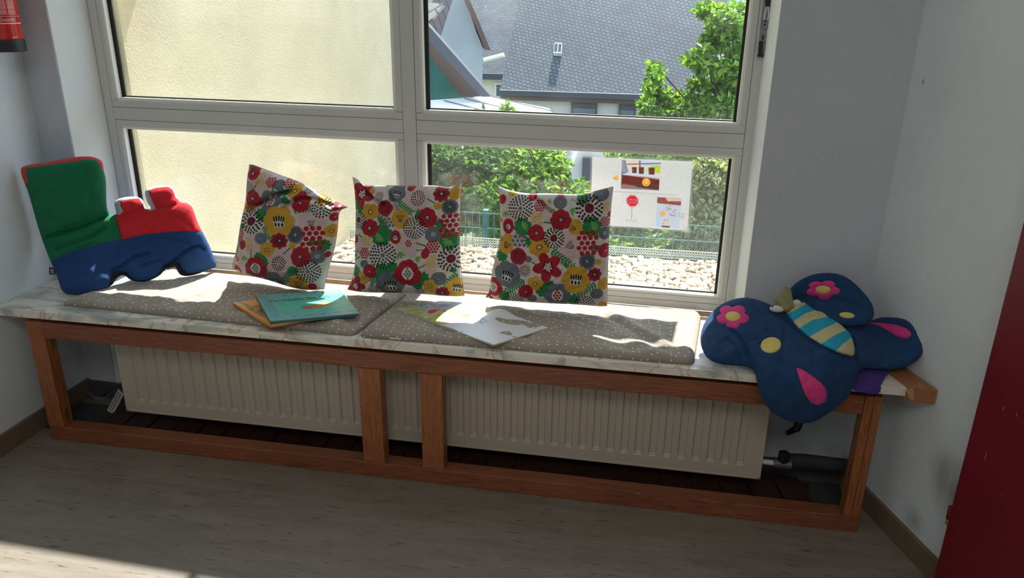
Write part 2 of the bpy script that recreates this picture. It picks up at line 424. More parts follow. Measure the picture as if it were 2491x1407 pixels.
# ------------------------------------------------------------------ the room
def yback(x): return 2.162 + KW * x
f = MB(); f.add([(-3.2, -3.2, 0), (2.8, -3.2, 0), (2.8, 2.4, 0), (-3.2, 2.4, 0), (-3.2, -3.2, -.1), (2.8, -3.2, -.1), (2.8, 2.4, -.1), (-3.2, 2.4, -.1)],
                [(0, 1, 2, 3), (7, 6, 5, 4), (0, 4, 5, 1), (1, 5, 6, 2), (2, 6, 7, 3), (3, 7, 4, 0)])
struct('floor', f, M['floor'])
struct('ceiling', MB().box(-3.2, 2.8, -3.2, 2.42, 2.8, 2.9), M['ceiling'])
struct('wall_left', MB().box(XL - .2, XL, -3.2, 2.45, 0, 2.8), M['wall'])
# right wall is splayed
struct('wall_right', MB().prism([(wallx(2.4), 2.4), (wallx(2.4) + .2, 2.4), (wallx(-3.2) + .2, -3.2), (wallx(-3.2), -3.2)][::-1], 0, 2.8), scuffed('scuffed wall paint', (212, 219, 222), [((wallx(1.76), 1.76, .26), .10, 1.3), ((wallx(1.80), 1.80, .30), .07, .8), ((wallx(1.86), 1.86, .10), .05, .8)]))
struct('wall_rear', MB().box(-3.2, 2.8, -3.3, -3.2, 0, 2.8), M['wall'])
wb = MB()
YO = 2.40
wb.prism([(XL - .1, yback(XL)), (-1.83, yback(-1.83)), (-1.79, YW + KW * -1.8 + .002), (-1.79, YO + .06), (XL - .1, YO + .06)], 0, 2.8)
wb.prism([(-1.83, yback(-1.83)), (.301, yback(.3)), (.301, YO), (-1.83, YO + .06)], 0, .44)
wb.prism([(-1.83, yback(-1.83)), (.301, yback(.3)), (.301, YO), (-1.83, YO + .06)], 2.6, 2.8)
struct('wall_back', wb, M['reveal'])
wr_ = MB().prism([(.301, yback(.3)), (.66, 2.186), (.80, 2.19), (.80, YO), (.289, YO), (.289, YW + KW * .29)], 0, 2.8)
struct('wall_back_right', wr_, M['wall_rough'])
# rough skin on the left pier and white reveal cheek on the right
struct('wall_back_left', MB().prism([(XL, yback(XL) - .003), (-1.832, yback(-1.83) - .003), (-1.832, yback(-1.83) - .0005), (XL, yback(XL) - .0005)], 0, 2.8), M['wall_rough'])
struct('wall_reveal_right', MB().prism([(.2995, yback(.3) - .001), (.3015, yback(.3) - .001), (.2905, YW + KW * .29), (.2875, YW + KW * .29)], ZT, 2.6), M['reveal'])
# baseboards
bl = MB().bbox(XL, XL + .012, -3.1, yback(XL) - .004, 0, .066, .002); struct('baseboard_left', bl, M['base'])
def rw(d, y): # point on right wall, offset d into the room
    nx, ny = -.945, -.327
    return (wallx(y) + nx * d, y + ny * d)
a_ = [rw(0, 2.17), rw(0, -1.0), rw(.012, -1.0), rw(.012, 2.17)]
struct('baseboard_right', MB().prism(a_, 0, .066), M['base'])
struct('baseboard_back', MB().prism([(XL + .013, yback(XL) - .004), (.64, 2.165), (.64, 2.153), (XL + .013, yback(XL) - .016)][::-1], 0, .06), plain('grey skirting', (70, 70, 72), .7))
# vinyl seam and little marks on the floor
sm = MB(); p0 = at(0, 1131, z=.0005); p1 = at(760, 1213, z=.0005)
n_ = Vector((-(p1 - p0).y, (p1 - p0).x, 0)).normalized() * .0011
sm.add([p0 - n_, p1 - n_, p1 + n_, p0 + n_], [(0, 1, 2, 3)])
struct('trim_1', sm, plain('floor weld seam', (150, 142, 128), .5))
# ------------------------------------------------------------------ window
def WP(v): return Vector((v.x, YW + KW * v.x + v.y, v.z))
win = thing('window_1', (-.74, YW + .02, .481), kind='structure')
def wpart(name, boxes, mat, b=.0018, parent=None):
    q = MB()
    for x0, x1, d0, d1, z0, z1 in boxes: q.bbox(x0, x1, d0, d1, z0, z1, b, WP)
    return q.make(name, mat, parent or win)
TOPZ = 2.6
g = .0008
wpart('outer_frame', [(-1.787, -1.757, 0, .038, .481, TOPZ), (-1.757 + g, -1.742, 0, .038, .481, .962), (-1.757 + g, -1.742, 0, .038, 1.046, 1.60),
                      (.264, .2895, 0, .038, .481, TOPZ), (.247, .264 - g, 0, .038, .523, .962), (.247, .264 - g, 0, .038, 1.046, 1.60),
                      (-1.757, .264, 0, .038, .481, .505), (-1.757, -.748 - g, 0, .038, .505 + g, .523), (-.707 + g, .264 - g, 0, .038, .505 + g, .523),
                      (-1.757, .264, 0, .038, 2.55, TOPZ)], M['frame'])
wpart('mullion', [(-.748, -.707, -.0015, .038, .523, TOPZ), (-.770, -.748 - g, 0, .038, .523, .962 - g), (-.707 + g, -.689, 0, .038, .523, .962 - g),
                  (-.770, -.748 - g, 0, .038, 1.046 + g, 1.60), (-.707 + g, -.689, 0, .038, 1.046 + g, 1.60)], M['frame'])
for x0, x1 in ((-1.757 + g, -.748 - g), (-.707 + g, .264 - g)):
    wpart('transom', [(x0, x1, 0, .038, .962, .984 - g), (x0, x1, -.0005, .038, .984, 1.025 - g), (x0, x1, 0, .038, 1.025, 1.046)], M['frame'])
    wpart('upper_transom', [(x0, x1, 0, .038, 1.60, 1.67)], M['frame'])
panes = [(-1.742, -.770, .523, .962), (-.689, .247, .523, .962), (-1.742, -.770, 1.046, 1.60), (-.689, .247, 1.046, 1.60)]
for x0, x1, z0, z1 in panes:
    e = .009
    wpart('glazing_bead', [(x0 - .002, x0 + e, .004, .026, z0, z1), (x1 - e, x1 + .002, .004, .026, z0, z1), (x0, x1, .004, .026, z0 - .002, z0 + e), (x0, x1, .004, .026, z1 - e, z1 + .002)], M['bead'], .002)
    h = .021
    wpart('gasket', [(x0, x0 + h, .0265, .033, z0, z1), (x1 - h * .8, x1, .0265, .033, z0, z1), (x0, x1, .0265, .031, z0, z0 + .0135), (x0, x1, .0265, .031, z1 - .011, z1)], M['gasket'], .001)
    for dd in (.034, .050):
        q = MB(); q.add([WP(Vector((x0, dd, z0))), WP(Vector((x1, dd, z0))), WP(Vector((x1, dd, z1))), WP(Vector((x0, dd, z1)))], [(0, 1, 2, 3)])
        q.make('glass_pane', M['glass'], win)
for x0, x1 in ((-1.757, -.748), (-.707, .264)):
    q = MB(); q.add([WP(Vector((x0, .034, 1.67))), WP(Vector((x1, .034, 1.67))), WP(Vector((x1, .034, 2.55))), WP(Vector((x0, .034, 2.55)))], [(0, 1, 2, 3)]); q.make('glass_pane', M['glass'], win)

# added slat outside above the view, blocks sun to shade a floor strip
wpart('added_sun_blocker', [(-1.80, .40, .155, .305, 1.450, 1.462)], M['frame'])
for bx in (-1.76, -.98, -.2, .36): wpart('added_blocker_bracket', [(bx, bx + .024, .0385, .1545, 1.450, 1.462)], M['frame'])  # added struts for the slat; one shades the gap in the floor patch
# bottom trim strip between frame and table
struct('trim_2', MB().prism([(-1.80, YW + .052 - .012), (.289, YW - .008 - .012), (.289, YW - .008), (-1.80, YW + .052)], ZT, .4805), wood_mat('sill strip', 'X', (150, 120, 88), (188, 160, 122), (206, 180, 142)))

# window stay (scissor arm) on the right stile
st = thing('window_stay', WP(Vector((.275, -.01, 1.25))), 'black and steel scissor window stay hanging down the right window frame', 'window stay')
def sp(u, v, d=-.012): return at(u, v, y=YW + d, k=KW)
def bar(pts, wd, dep, name, mat):
    q = MB()
    for a, b in zip(pts[:-1], pts[1:]):
        ax = (b - a).normalized(); sx = ax.cross(Vector((0, 1, 0))).normalized() * wd / 2; dy = Vector((0, dep, 0))
        q.add([a - sx, a + sx, b + sx, b - sx, a - sx + dy, a + sx + dy, b + sx + dy, b - sx + dy], [(0, 1, 2, 3), (7, 6, 5, 4), (0, 4, 5, 1), (1, 5, 6, 2), (2, 6, 7, 3), (3, 7, 4, 0)])
    return q.make(name, mat, st)
bar([sp(1869, -40, -.006), sp(1851, 134, -.006)], .016, .006, 'rail', M['steel'])
bar([sp(1868, -40), sp(1868.5, 16)], .012, .005, 'arm', M['black'])
bar([sp(1866, 16), sp(1859, 38), sp(1859, 48)], .0035, .004, 'arm', M['white_pl'])
bar([sp(1869, 16), sp(1870, 38), sp(1867, 48)], .0035, .004, 'arm', M['white_pl'])
bar([sp(1863, 48, -.013), sp(1860, 70, -.013)], .013, .006, 'slider', M['steel'])
bar([sp(1852, 100, -.013), sp(1850, 133, -.013)], .011, .007, 'slider', M['black'])
bar([sp(1843, 135, -.014), sp(1857, 137, -.014)], .006, .008, 'end_stop', M['black'])
for u, v in ((1862, 52), (1861, 60), (1857, 88), (1856, 94)):
    MB().lathe([(.0028, 0), (.0028, .002)], sp(u, v, -.0155), 12, 'Y').make('screw', M['black'], st)

# ------------------------------------------------------------------ table top, block, bench frame
tp = MB()
tp.prism([(XL + .001, YF), (.690, YF), (.600, 2.150), (.302, 2.150), (.2995, 2.157), (.288, YW - .0215), (-1.785, YW + .0385), (-1.826, 2.21), (XL + .001, 2.214)], .444, ZT)
ttop = tp.make('window_table_top', M['marble']); tag(ttop, 'long cream and grey marbled table top running under the window', 'table top')
bk = MB().prism([(.6905, YF - .018), (wallx(YF - .018) - .003, YF - .018), (wallx(2.14) - .003, 2.14), (.602, 2.14)], .437, .477)
bko = bk.make('edge_block', wood_mat('brown edge veneer', 'Y', (128, 80, 50), (160, 104, 66), (178, 122, 82), .4)); tag(bko, 'brown veneered filler block between marbled table top and right wall', 'block')
chip = MB().add([at(2205, 948, y=YF - .0185), at(2222, 944, y=YF - .0185), at(2224, 975, y=YF - .0185), at(2212, 970, y=YF - .0185)], [(0, 1, 2, 3)])
co = chip.make('chipped_veneer', plain('bare chipboard', (176, 140, 104), .9), bko)

bench = thing('bench_frame', (-.6, 1.93, 0), 'low orange brown pine frame with posts and rails in front of the radiator', 'bench frame')
YL = 1.913; ZB = .4235
def rail(name, x0, x1, z0, z1, d=.045, y0=YL, mat=None):
    return MB().bbox(x0, x1, y0, y0 + d, z0, z1, .0025).make(name, mat or M['pine_x'], bench)
rail('top_rail', -1.807, .599, .368, ZB - .0005)
rail('bottom_rail', -1.862, .643, 0, .051, .05)
def post(x0, x1, z0, z1, d=.045): return MB().bbox(x0, x1, YL - .0005, YL + d, z0, z1, .0025).make('post', M['pine_z'], bench)
post(-1.864, -1.808, .0515, ZB); post(-.785, -.718, .0515, .3675); post(-.599, -.533, .0515, .3675)
post(.600, .622, .0515, ZB, .05); post(.6225, .643, .0515, ZB, .05)
MB().bbox(-1.864, -1.808, YL, YL + .05, .0, .0515, .002)
rail('support_batten', -1.84, .62, ZB, .4438, .022, YL + .05, M['slat'])
for x in (-1.34, .0, -.02, -1.05):
    pass
for u, v in ((772, 842), (1597, 917)):
    p = at(u, v, y=YL + .02); MB().lathe([(.004, 0), (.004, .0235)], (p.x, YL + .02, ZB - .004), 10).make('dowel', M['pine_z'], bench)
for x, z in ((-1.8072, .345), (-.7172, .345), (-.5322, .345), (-1.8072, .09), (.5993, .33)):
    sx = .002 if x < .5 else -.002
    hp = MB().bbox(min(x, x + sx), max(x, x + sx), YL + .012, YL + .030, z - .022, z + .022, .0005).make('hinge_plate', M['brass'], bench)
for u, v in ((893, 890), (1048, 905), (204, 814)):
    p = at(u, v, y=YL - .001); MB().lathe([(.0025, 0), (.0018, -.0015)], (p.x, YL, p.z), 10, 'Y').make('screw', M['steel'], bench)

struct('trim_3', MB().box(XL + .014, .645, 1.968, 2.150, .0002, .0015), plain('dark sheet under the bench', (58, 60, 62), .7))  # thin dark sheet covering the floor under the bench
# wooden slat grate on the floor
gr = thing('floor_grate', (-.6, 2.05, 0), 'dark red brown wooden slat grate lying on the floor under the radiator', 'grate')
MB().box(-1.75, .55, 2.10, 2.125, 0, .008).make('cross_batten', M['slat'], gr)
x = -1.757; gaps = 0; 
while x < .52:
    wd = .080; skew = random.uniform(-.004, .004) - max(0, x + .2) * .05
    q = MB(); q.add([(x, 1.966, .009), (x + wd, 1.966, .009), (x + wd - skew * -1, 2.135, .009), (x + skew, 2.135, .009), (x, 1.966, .018), (x + wd, 1.966, .018), (x + wd + skew, 2.135, .018), (x + skew, 2.135, .018)],
                    [(0, 3, 2, 1), (4, 5, 6, 7), (0, 1, 5, 4), (1, 2, 6, 5), (2, 3, 7, 6), (3, 0, 4, 7)])
    q.make('slat', M['slat'], gr); x += .0893

# ------------------------------------------------------------------ radiator
YR = 2.02
rad = thing('radiator', (-.63, YR + .03, .10), 'long cream panel radiator with vertical grooves behind the pine posts', 'radiator')
x0, x1, z0, z1 = -1.651, .386, .073, .40
pitch = .0417; nrib = int((x1 - x0 - .05) / pitch); st0 = x0 + ((x1 - x0) - nrib * pitch) / 2
xs = [x0]
for i in range(nrib):
    c0 = st0 + i * pitch
    xs += [c0 + .008, c0 + .011, c0 + .0125, c0 + .0285, c0 + .030, c0 + .033]
xs.append(x1)
zs = [z0, .110, .113, .116, .119, .2, .3, .385, .390, z1]
def gro(x):
    c = ((x - st0) % pitch) if st0 <= x <= st0 + nrib * pitch else -1
    if c < .0082 or c > .0328: return 0
    if c < .0124: return (c - .008) / .0045
    if c > .0286: return (.033 - c) / .0045
    return 1
def gz(z): return 0 if z <= .112 or z >= .389 else (1 if .1185 <= z <= .386 else .5)
V = []; F = []
for z in zs:
    for x in xs: V.append((x, YR + .006 * max(0, min(1, gro(x))) * gz(z), z))
nx = len(xs)
for j in range(len(zs) - 1):
    for i in range(nx - 1): F.append((j * nx + i, j * nx + i + 1, (j + 1) * nx + i + 1, (j + 1) * nx + i))
mesh('front_panel', V, F, M['radiator'], rad)
q = MB(); q.bbox(x0 - .004, x0 + .006, YR - .001, YR + .02, z0 - .003, z1, .002); q.bbox(x1 - .006, x1 + .004, YR - .001, YR + .02, z0 - .003, z1, .002); q.bbox(x0 - .004, x1 + .004, YR - .001, YR + .02, z0 - .004, z0 + .004, .002)
q.make('rim', M['radiator'], rad)
MB().bbox(x0, x1, YR + .045, YR + .06, z0 + .01, z1, .003).make('rear_panel', M['radiator'], rad)
MB().bbox(x0, x1, YR + .012, YR + .055, z1 - .004, z1 + .006, .002).make('top_grille', M['radiator'], rad)
q = MB()
for xx in (-1.4, -.63, .15): MB().box(xx, xx + .03, YR + .055, 2.150, .2, .32).make('wall_bracket', M['radiator'], rad)


# valve and pipe at the right of the radiator
vp = thing('radiator_valve', (.45, 2.05, .05), 'dusty white radiator valve at the radiator right end', 'valve')
MB().tube([(.39, 2.05, .112), (.425, 2.05, .112)], .008).make('nipple', M['white_pl'], vp)
MB().tube([(.425, 2.05, .112), (.475, 2.05, .112)], [.014, .016], 16).make('valve_body', plain('grubby metal', (92, 92, 92), .5, .4), vp)
MB().lathe([(.013, 0), (.016, .006), (.016, .03), (.010, .034)], (.452, 2.05, .118), 18).make('knob', M['black'], vp)
pp = MB().tube([(.47, 2.075, .11), (.52, 2.09, .105), (.60, 2.095, .10), (.672, 2.095, .10)], .021, 16).make('heating_pipe', M['darkpipe'], smooth=True)
tag(pp, 'thick dark insulated heating pipe running from the valve to the right wall', 'pipe')
pv = MB().tube([(.47, 2.13, .17), (.49, 2.11, .20), (.497, 2.13, .225), (.497, 2.147, .23)], [.008, .011, .016, .017], 14).make('pipe_elbow', M['black'], smooth=True)
tag(pv, 'small black pipe elbow entering the back wall above the valve', 'pipe')
# cable coil
cc0 = at(243, 962, z=.01)
q = MB()
for k in range(6):
    r = .030 + .002 * k; pts = []
    for i in range(49):
        t = 2 * math.pi * i / 48; pts.append((cc0.x + r * 1.05 * math.cos(t + k), cc0.y + r * .75 * math.sin(t + k), .006 + .004 * math.sin(t * 2 + k * 2) + .0022 * k))
    q.tube(pts, .0013, 6, False)
q.tube([(cc0.x + .01, cc0.y, .012), (cc0.x + .05, cc0.y, .05), (-1.72, 2.14, .12), (-1.69, 2.140, .22), (-1.68, 2.14, .3)], .0013, 6)
co = q.make('cable_coil', plain('grey cable', (130, 130, 128), .5), smooth=True); tag(co, 'thin white cable coiled on the floor left of the radiator', 'cable')
# perforated plastic tray leaning by the radiator
A = at(262, 1000, z=.012); B = at(276, 1008, z=.012); Cc = at(302, 960, z=.06); D = at(290, 948, z=.06)
q = MB(); n = 12
def pl(u, v, o=0): return (A.lerp(B, u)).lerp(D.lerp(Cc, u), v) + Vector((0, 0, o))
nrm = (B - A).cross(D - A).normalized()
if nrm.y > 0: nrm = -nrm
V = [pl(0, 0), pl(1, 0), pl(1, 1), pl(0, 1)]; V += [v - nrm * -.004 for v in V[:4]]
q.add(V, [(0, 1, 2, 3), (7, 6, 5, 4), (0, 4, 5, 1), (1, 5, 6, 2), (2, 6, 7, 3), (3, 7, 4, 0)])
tray = q.make('vent_cover', M['white_pl']); tag(tray, 'small white slotted plastic cover leaning at the lower left radiator corner', 'cover')
q = MB()
for i in range(9):
    for a, b in ((.16, .44), (.56, .84)):
        v0 = .08 + i * .095; P4 = [pl(a, v0), pl(b, v0), pl(b, v0 + .04), pl(a, v0 + .04)]; P4 = [p + nrm * .0045 for p in P4]; q.add(P4, [(0, 1, 2, 3)])
q.make('slots', M['black'], tray)

# ------------------------------------------------------------------ mats
def seat_mat(name, FL, FR, BR, BL, th, label, seed, bulge, nx=220, ny=90, lift=None):
    V = []; F = []
    def P(u, v):
        x = (FL[0] * (1 - u) + FR[0] * u) * (1 - v) + (BL[0] * (1 - u) + BR[0] * u) * v
        y = (FL[1] * (1 - u) + FR[1] * u) * (1 - v) + (BL[1] * (1 - u) + BR[1] * u) * v
        return x, y
    Lx = abs(FR[0] - FL[0]); Ly = abs(BL[1] - FL[1])
    for j in range(ny + 1):
        for i in range(nx + 1):
            u = .5 - .5 * math.cos(math.pi * i / nx) if False else i / nx; v = j / ny
            du = min(u, 1 - u) * Lx; dv = min(v, 1 - v) * Ly
            # rounded corners
            rr = .024; cx = max(0, rr - du); cy = max(0, rr - dv); k = math.hypot(cx, cy)
            x, y = P(u, v)
            if cx > 0 and cy > 0 and k > 0:
                s_ = max(cx, cy) / k
                cu, cv = (rr / Lx if u < .5 else 1 - rr / Lx), (rr / Ly if v < .5 else 1 - rr / Ly)
                cxp, cyp = P(cu, cv); x = cxp + (x - cxp) * s_; y = cyp + (y - cyp) * s_
                d = max(0, rr - k * s_)
            else: d = min(du, dv)
            R = .022; e = min(1, d / R); prof = math.sqrt(max(0, 1 - (1 - e) ** 2))
            nz = noise.noise(Vector((x * 9 + seed, y * 13, 0))) * .004 + noise.noise(Vector((x * 26 + y * 16 + seed, y * 34, 2))) * .0026 + abs(noise.noise(Vector((x * 14 - y * 22, y * 9 + seed, 5)))) * .004
            front = max(0, 1 - v * Ly / .12)
            nz += front * .0055 * math.sin((x + y * .8) * 48 + 2 * noise.noise(Vector((x * 6, 0, seed))))
            z = ZT + .0006 + th * prof + (nz + bulge(u, v)) * min(1, d / .03)
            V.append((x + .002 * noise.noise(Vector((x * 30, y * 30, seed))) * 0, y, max(z, ZT + .0006)))
    W_ = nx + 1
    for j in range(ny):
        for i in range(nx): F.append((j * W_ + i, j * W_ + i + 1, (j + 1) * W_ + i + 1, (j + 1) * W_ + i))
    # underside
    n0 = len(V); edge = [i for i in range(W_)] + [(j + 1) * W_ - 1 for j in range(1, ny + 1)] + [ny * W_ + i for i in range(nx - 1, -1, -1)] + [j * W_ for j in range(ny - 1, 0, -1)]
    F.append(edge[::-1])
    o = mesh(name, V, F, M['mat'], None, True); tag(o, label, 'seat mat', 'dotted seat mats on the marbled table top'); return o
def crease(u, v, u0, v0, u1, v1, w_, h):
    dx, dy = u1 - u0, v1 - v0; t = max(0, min(1, ((u - u0) * dx + (v - v0) * dy) / (dx * dx + dy * dy))); d = math.hypot(u - u0 - t * dx, (v - v0 - t * dy) * .5)
    return h * math.exp(-(d / w_) ** 2)
m1 = seat_mat('seat_mat', (-1.765, 1.952), (-.787, 1.909), (-.735, 2.262), (-1.60, 2.302), .019, 'taupe seat mat with white dots under the train cushion and teal book', 1.0,
         lambda u, v: .003 * math.sin(v * 3.1) + crease(u, v, .93, .0, .93, .22, .02, .006))
m2 = seat_mat('seat_mat', (-.776, 1.907), (.160, 1.912), (.196, 2.262), (-.728, 2.262), .020, 'taupe seat mat with white dots on the right, under the open book', 5.0,
         lambda u, v: .004 * math.sin(v * 3.1) + crease(u, v, .72, .75, .90, .25, .025, .009) - crease(u, v, .70, .70, .88, .20, .02, .006) + crease(u, v, .2, .5, .5, .35, .03, .005) + crease(u, v, .35, .75, .6, .4, .03, .005) + (.012 * max(0, v - .75) / .25 if v > .75 else 0))
q = MB().bbox(-.681, -.648, 1.905, 1.9065, .4715, .4765, .0004); q.make('care_label', plain('label cloth', (214, 200, 190), .8), m2)

# ------------------------------------------------------------------ plush from outline
def inpoly(x, y, P):
    c = False; n = len(P); j = n - 1
    for i in range(n):
        if (P[i][1] > y) != (P[j][1] > y) and x < (P[j][0] - P[i][0]) * (y - P[i][1]) / (P[j][1] - P[i][1]) + P[i][0]: c = not c
        j = i
    return c
def smooth_closed(P, n=3):
    for _ in range(n):
        Q = []
        for i in range(len(P)):
            a = P[i]; b = P[(i + 1) % len(P)]
            Q += [(a[0] * .75 + b[0] * .25, a[1] * .75 + b[1] * .25), (a[0] * .25 + b[0] * .75, a[1] * .25 + b[1] * .75)]
        P = Q
    return P
def resample(P, step, closed=True):
    out = []; n = len(P); rngN = n if closed else n - 1
    for i in range(rngN):
        a = P[i]; b = P[(i + 1) % n]; L = math.dist(a, b); k = max(1, int(round(L / step)))
        for t in range(k): out.append((a[0] + (b[0] - a[0]) * t / k, a[1] + (b[1] - a[1]) * t / k))
    return out
def thin(P, step):
    out = [P[0]]
    for p in P[1:]:
        if math.dist(p, out[-1]) >= step: out.append(p)
    if len(out) > 3 and math.dist(out[0], out[-1]) < step * .6: out.pop()
    return out
def segdist(X, Y, P, closed=True):
    d = np.full(X.shape, 1e9); n = len(P)
    for i in range(n if closed else n - 1):
        x1, y1 = P[i]; x2, y2 = P[(i + 1) % n]; dx, dy = x2 - x1, y2 - y1; L = dx * dx + dy * dy + 1e-12
        t = np.clip(((X - x1) * dx + (Y - y1) * dy) / L, 0, 1); d = np.minimum(d, np.hypot(X - x1 - t * dx, Y - y1 - t * dy))
    return d
def rbf(ctrl):
    P = np.array([(c[0], c[1]) for c in ctrl], float); T = np.array([c[2] for c in ctrl], float); n = len(P)
    D = np.hypot(P[:, None, 0] - P[None, :, 0], P[:, None, 1] - P[None, :, 1]); D = np.where(D > 0, (D / 100) ** 2 * np.log(D / 100 + 1e-12), 0)
    A = np.zeros((n + 3, n + 3)); A[:n, :n] = D + np.eye(n) * .02; A[:n, n] = 1; A[:n, n + 1:] = P / 100; A[n, :n] = 1; A[n + 1:, :n] = (P / 100).T
    w_ = np.linalg.solve(A, np.concatenate([T, [0, 0, 0]]))
    def f_(X, Y):
        X = np.asarray(X, float); Y = np.asarray(Y, float)
        D = np.hypot(X[:, None] - P[None, :, 0], Y[:, None] - P[None, :, 1]); D = np.where(D > 0, (D / 100) ** 2 * np.log(D / 100 + 1e-12), 0)
        return D @ w_[:n] + w_[n] + X / 100 * w_[n + 1] + Y / 100 * w_[n + 2]
    return f_
def rays(X, Y):
    X = np.asarray(X, float); Y = np.asarray(Y, float)
    return np.array(CF)[None] + np.array(CR)[None] * ((X - IW / 2) / FPX)[:, None] - np.array(CU)[None] * ((Y - IH / 2) / FPX)[:, None]
def tcon(u, v, **k):
    p = at(u, v, **k); d = ray(u, v); return (p - CAM).dot(d) / d.dot(d)
def plush(outline, depthf, T, R, regions, parent, step=4.0, back=.8, dents=(), bumps=(), wrinkle=.002, defpart=None, seams=True, backpart=None, edgeflat=.5):
    """outline: closed px polyline; regions: [(part, mat, polygon)] later wins; makes one mesh per part"""
    ol = resample(outline, step); n = len(ol)
    pts = list(ol); edges = [(i, (i + 1) % n) for i in range(n)]
    for nm, mt, pg in regions:
        q = resample(pg, step); b = len(pts); pts += q; edges += [(b + i, b + (i + 1) % len(q)) for i in range(len(q))]
    xs = [p[0] for p in ol]; ys = [p[1] for p in ol]
    gx = np.arange(min(xs), max(xs), step); row = 0; cand = []
    for y in np.arange(min(ys), max(ys), step * .87):
        off = (row % 2) * step / 2; row += 1
        for x in gx: cand.append((x + off, y))
    CX = np.array([c[0] for c in cand]); CY = np.array([c[1] for c in cand])
    dd = segdist(CX, CY, ol)
    for nm, mt, pg in regions: dd = np.minimum(dd, segdist(CX, CY, resample(pg, step * 2)))
    for (x, y), d in zip(cand, dd):
        if d > step * .45 and inpoly(x, y, ol): pts.append((x, y))
    vs, es, fs, ov, oe, of = delaunay_2d_cdt([Vector(p) for p in pts], edges, [], 0, 1e-4)
    PX = np.array([v[0] for v in vs]); PY = np.array([v[1] for v in vs])
    tri = []
    for f_ in fs:
        cx = sum(PX[i] for i in f_) / len(f_); cy = sum(PY[i] for i in f_) / len(f_)
        if inpoly(cx, cy, ol): tri.append((list(f_), cx, cy))
    d = segdist(PX, PY, ol)
    tt = depthf(PX, PY); base = np.array(CAM)[None] + rays(PX, PY) * tt[:, None]
    e = 3.0
    b1 = np.array(CAM)[None] + rays(PX + e, PY) * depthf(PX + e, PY)[:, None]; b2 = np.array(CAM)[None] + rays(PX, PY + e) * depthf(PX, PY + e)[:, None]
    N = np.cross(b1 - base, b2 - base); N /= np.linalg.norm(N, axis=1)[:, None]
    vd = base - np.array(CAM)[None]; sg = np.sign((N * vd).sum(1)); N = -N * sg[:, None]
    q = np.clip(d / R, 0, 1); h = T * np.sqrt(np.clip(1 - (1 - q) ** 2, 0, 1))
    for path, w_, dep in dents:
        sd_ = segdist(PX, PY, path, False); h = h * 1.0 - dep * np.exp(-(sd_ / w_) ** 2) * np.clip(q * 2, 0, 1)
    if seams:
        for nm, mt, pg in regions:
            sd_ = segdist(PX, PY, pg); h = h - .0035 * np.exp(-(sd_ / 2.5) ** 2) * np.clip(q * 3, 0, 1) * (0 if nm in ('stripe',) else 1)
    if wrinkle:
        h = h + np.array([noise.noise(Vector((x / 38, y / 30, 3))) * wrinkle * 1.6 + noise.noise(Vector((x / 14, y / 16, 9))) * wrinkle * .6 for x, y in zip(PX, PY)]) * np.clip(q * 2, 0, 1)
    h = np.maximum(h, 0)
    vr = vd / np.linalg.norm(vd, axis=1)[:, None]; fr = base - vr * h[:, None]; bk_ = base + (vr * .5 - N * .5) * (h * back)[:, None]
    groups = {}
    for f_, cx, cy in tri:
        key = defpart
        for nm, mt, pg in regions:
            if inpoly(cx, cy, pg): key = (nm, mt, id(pg))
        groups.setdefault(key, []).append(f_)
    res = []
    # orientation check
    def put(name, mt, faces, P, flip):
        used = sorted({i for f_ in faces for i in f_}); mp = {i: k for k, i in enumerate(used)}
        F = [[mp[i] for i in f_] for f_ in faces]
        V = P[used]
        a = F[0]; nn = np.cross(V[a[1]] - V[a[0]], V[a[2]] - V[a[0]]); want = N[used[a[0]]] * (1 if not flip else -1)
        if (nn * want).sum() < 0: F = [f_[::-1] for f_ in F]
        return V, F
    for key, faces in groups.items():
        nm, mt = key[0], key[1]
        V, F = put(nm, mt, faces, fr, False)
        if key == defpart and backpart is None:
            Vb, Fb = put(nm, mt, [f_ for f_, _, _ in tri], bk_, True); k = len(V); V = np.vstack([V, Vb]); F = F + [[i + k for i in f_] for f_ in Fb]
        res.append(mesh(nm, V, F, mt, parent, True))
    if backpart:
        Vb, Fb = put(backpart[0], backpart[1], [f_ for f_, _, _ in tri], bk_, True); res.append(mesh(backpart[0], Vb, Fb, backpart[1], parent, True))
    return res

def fleece(name, rgb, var=.1):
    t = NT(name); c = srgb(rgb); v = t.coord()
    f = t.noise(v, 40, 4, .65)
    t.col(t.ramp(f, [(.3, tuple(x * (1 - var) for x in c)), (.7, tuple(min(1, x * (1 + var)) for x in c))]))
    t.rough(.9); t.b.inputs['Sheen Weight'].default_value = .35; t.b.inputs['Sheen Roughness'].default_value = .5; t.b.inputs['Sheen Tint'].default_value = (*[min(1, x * 1.5 + .05) for x in c], 1)
    t.bump(t.noise(v, 350, 3, .6), .35, .002); return t.m

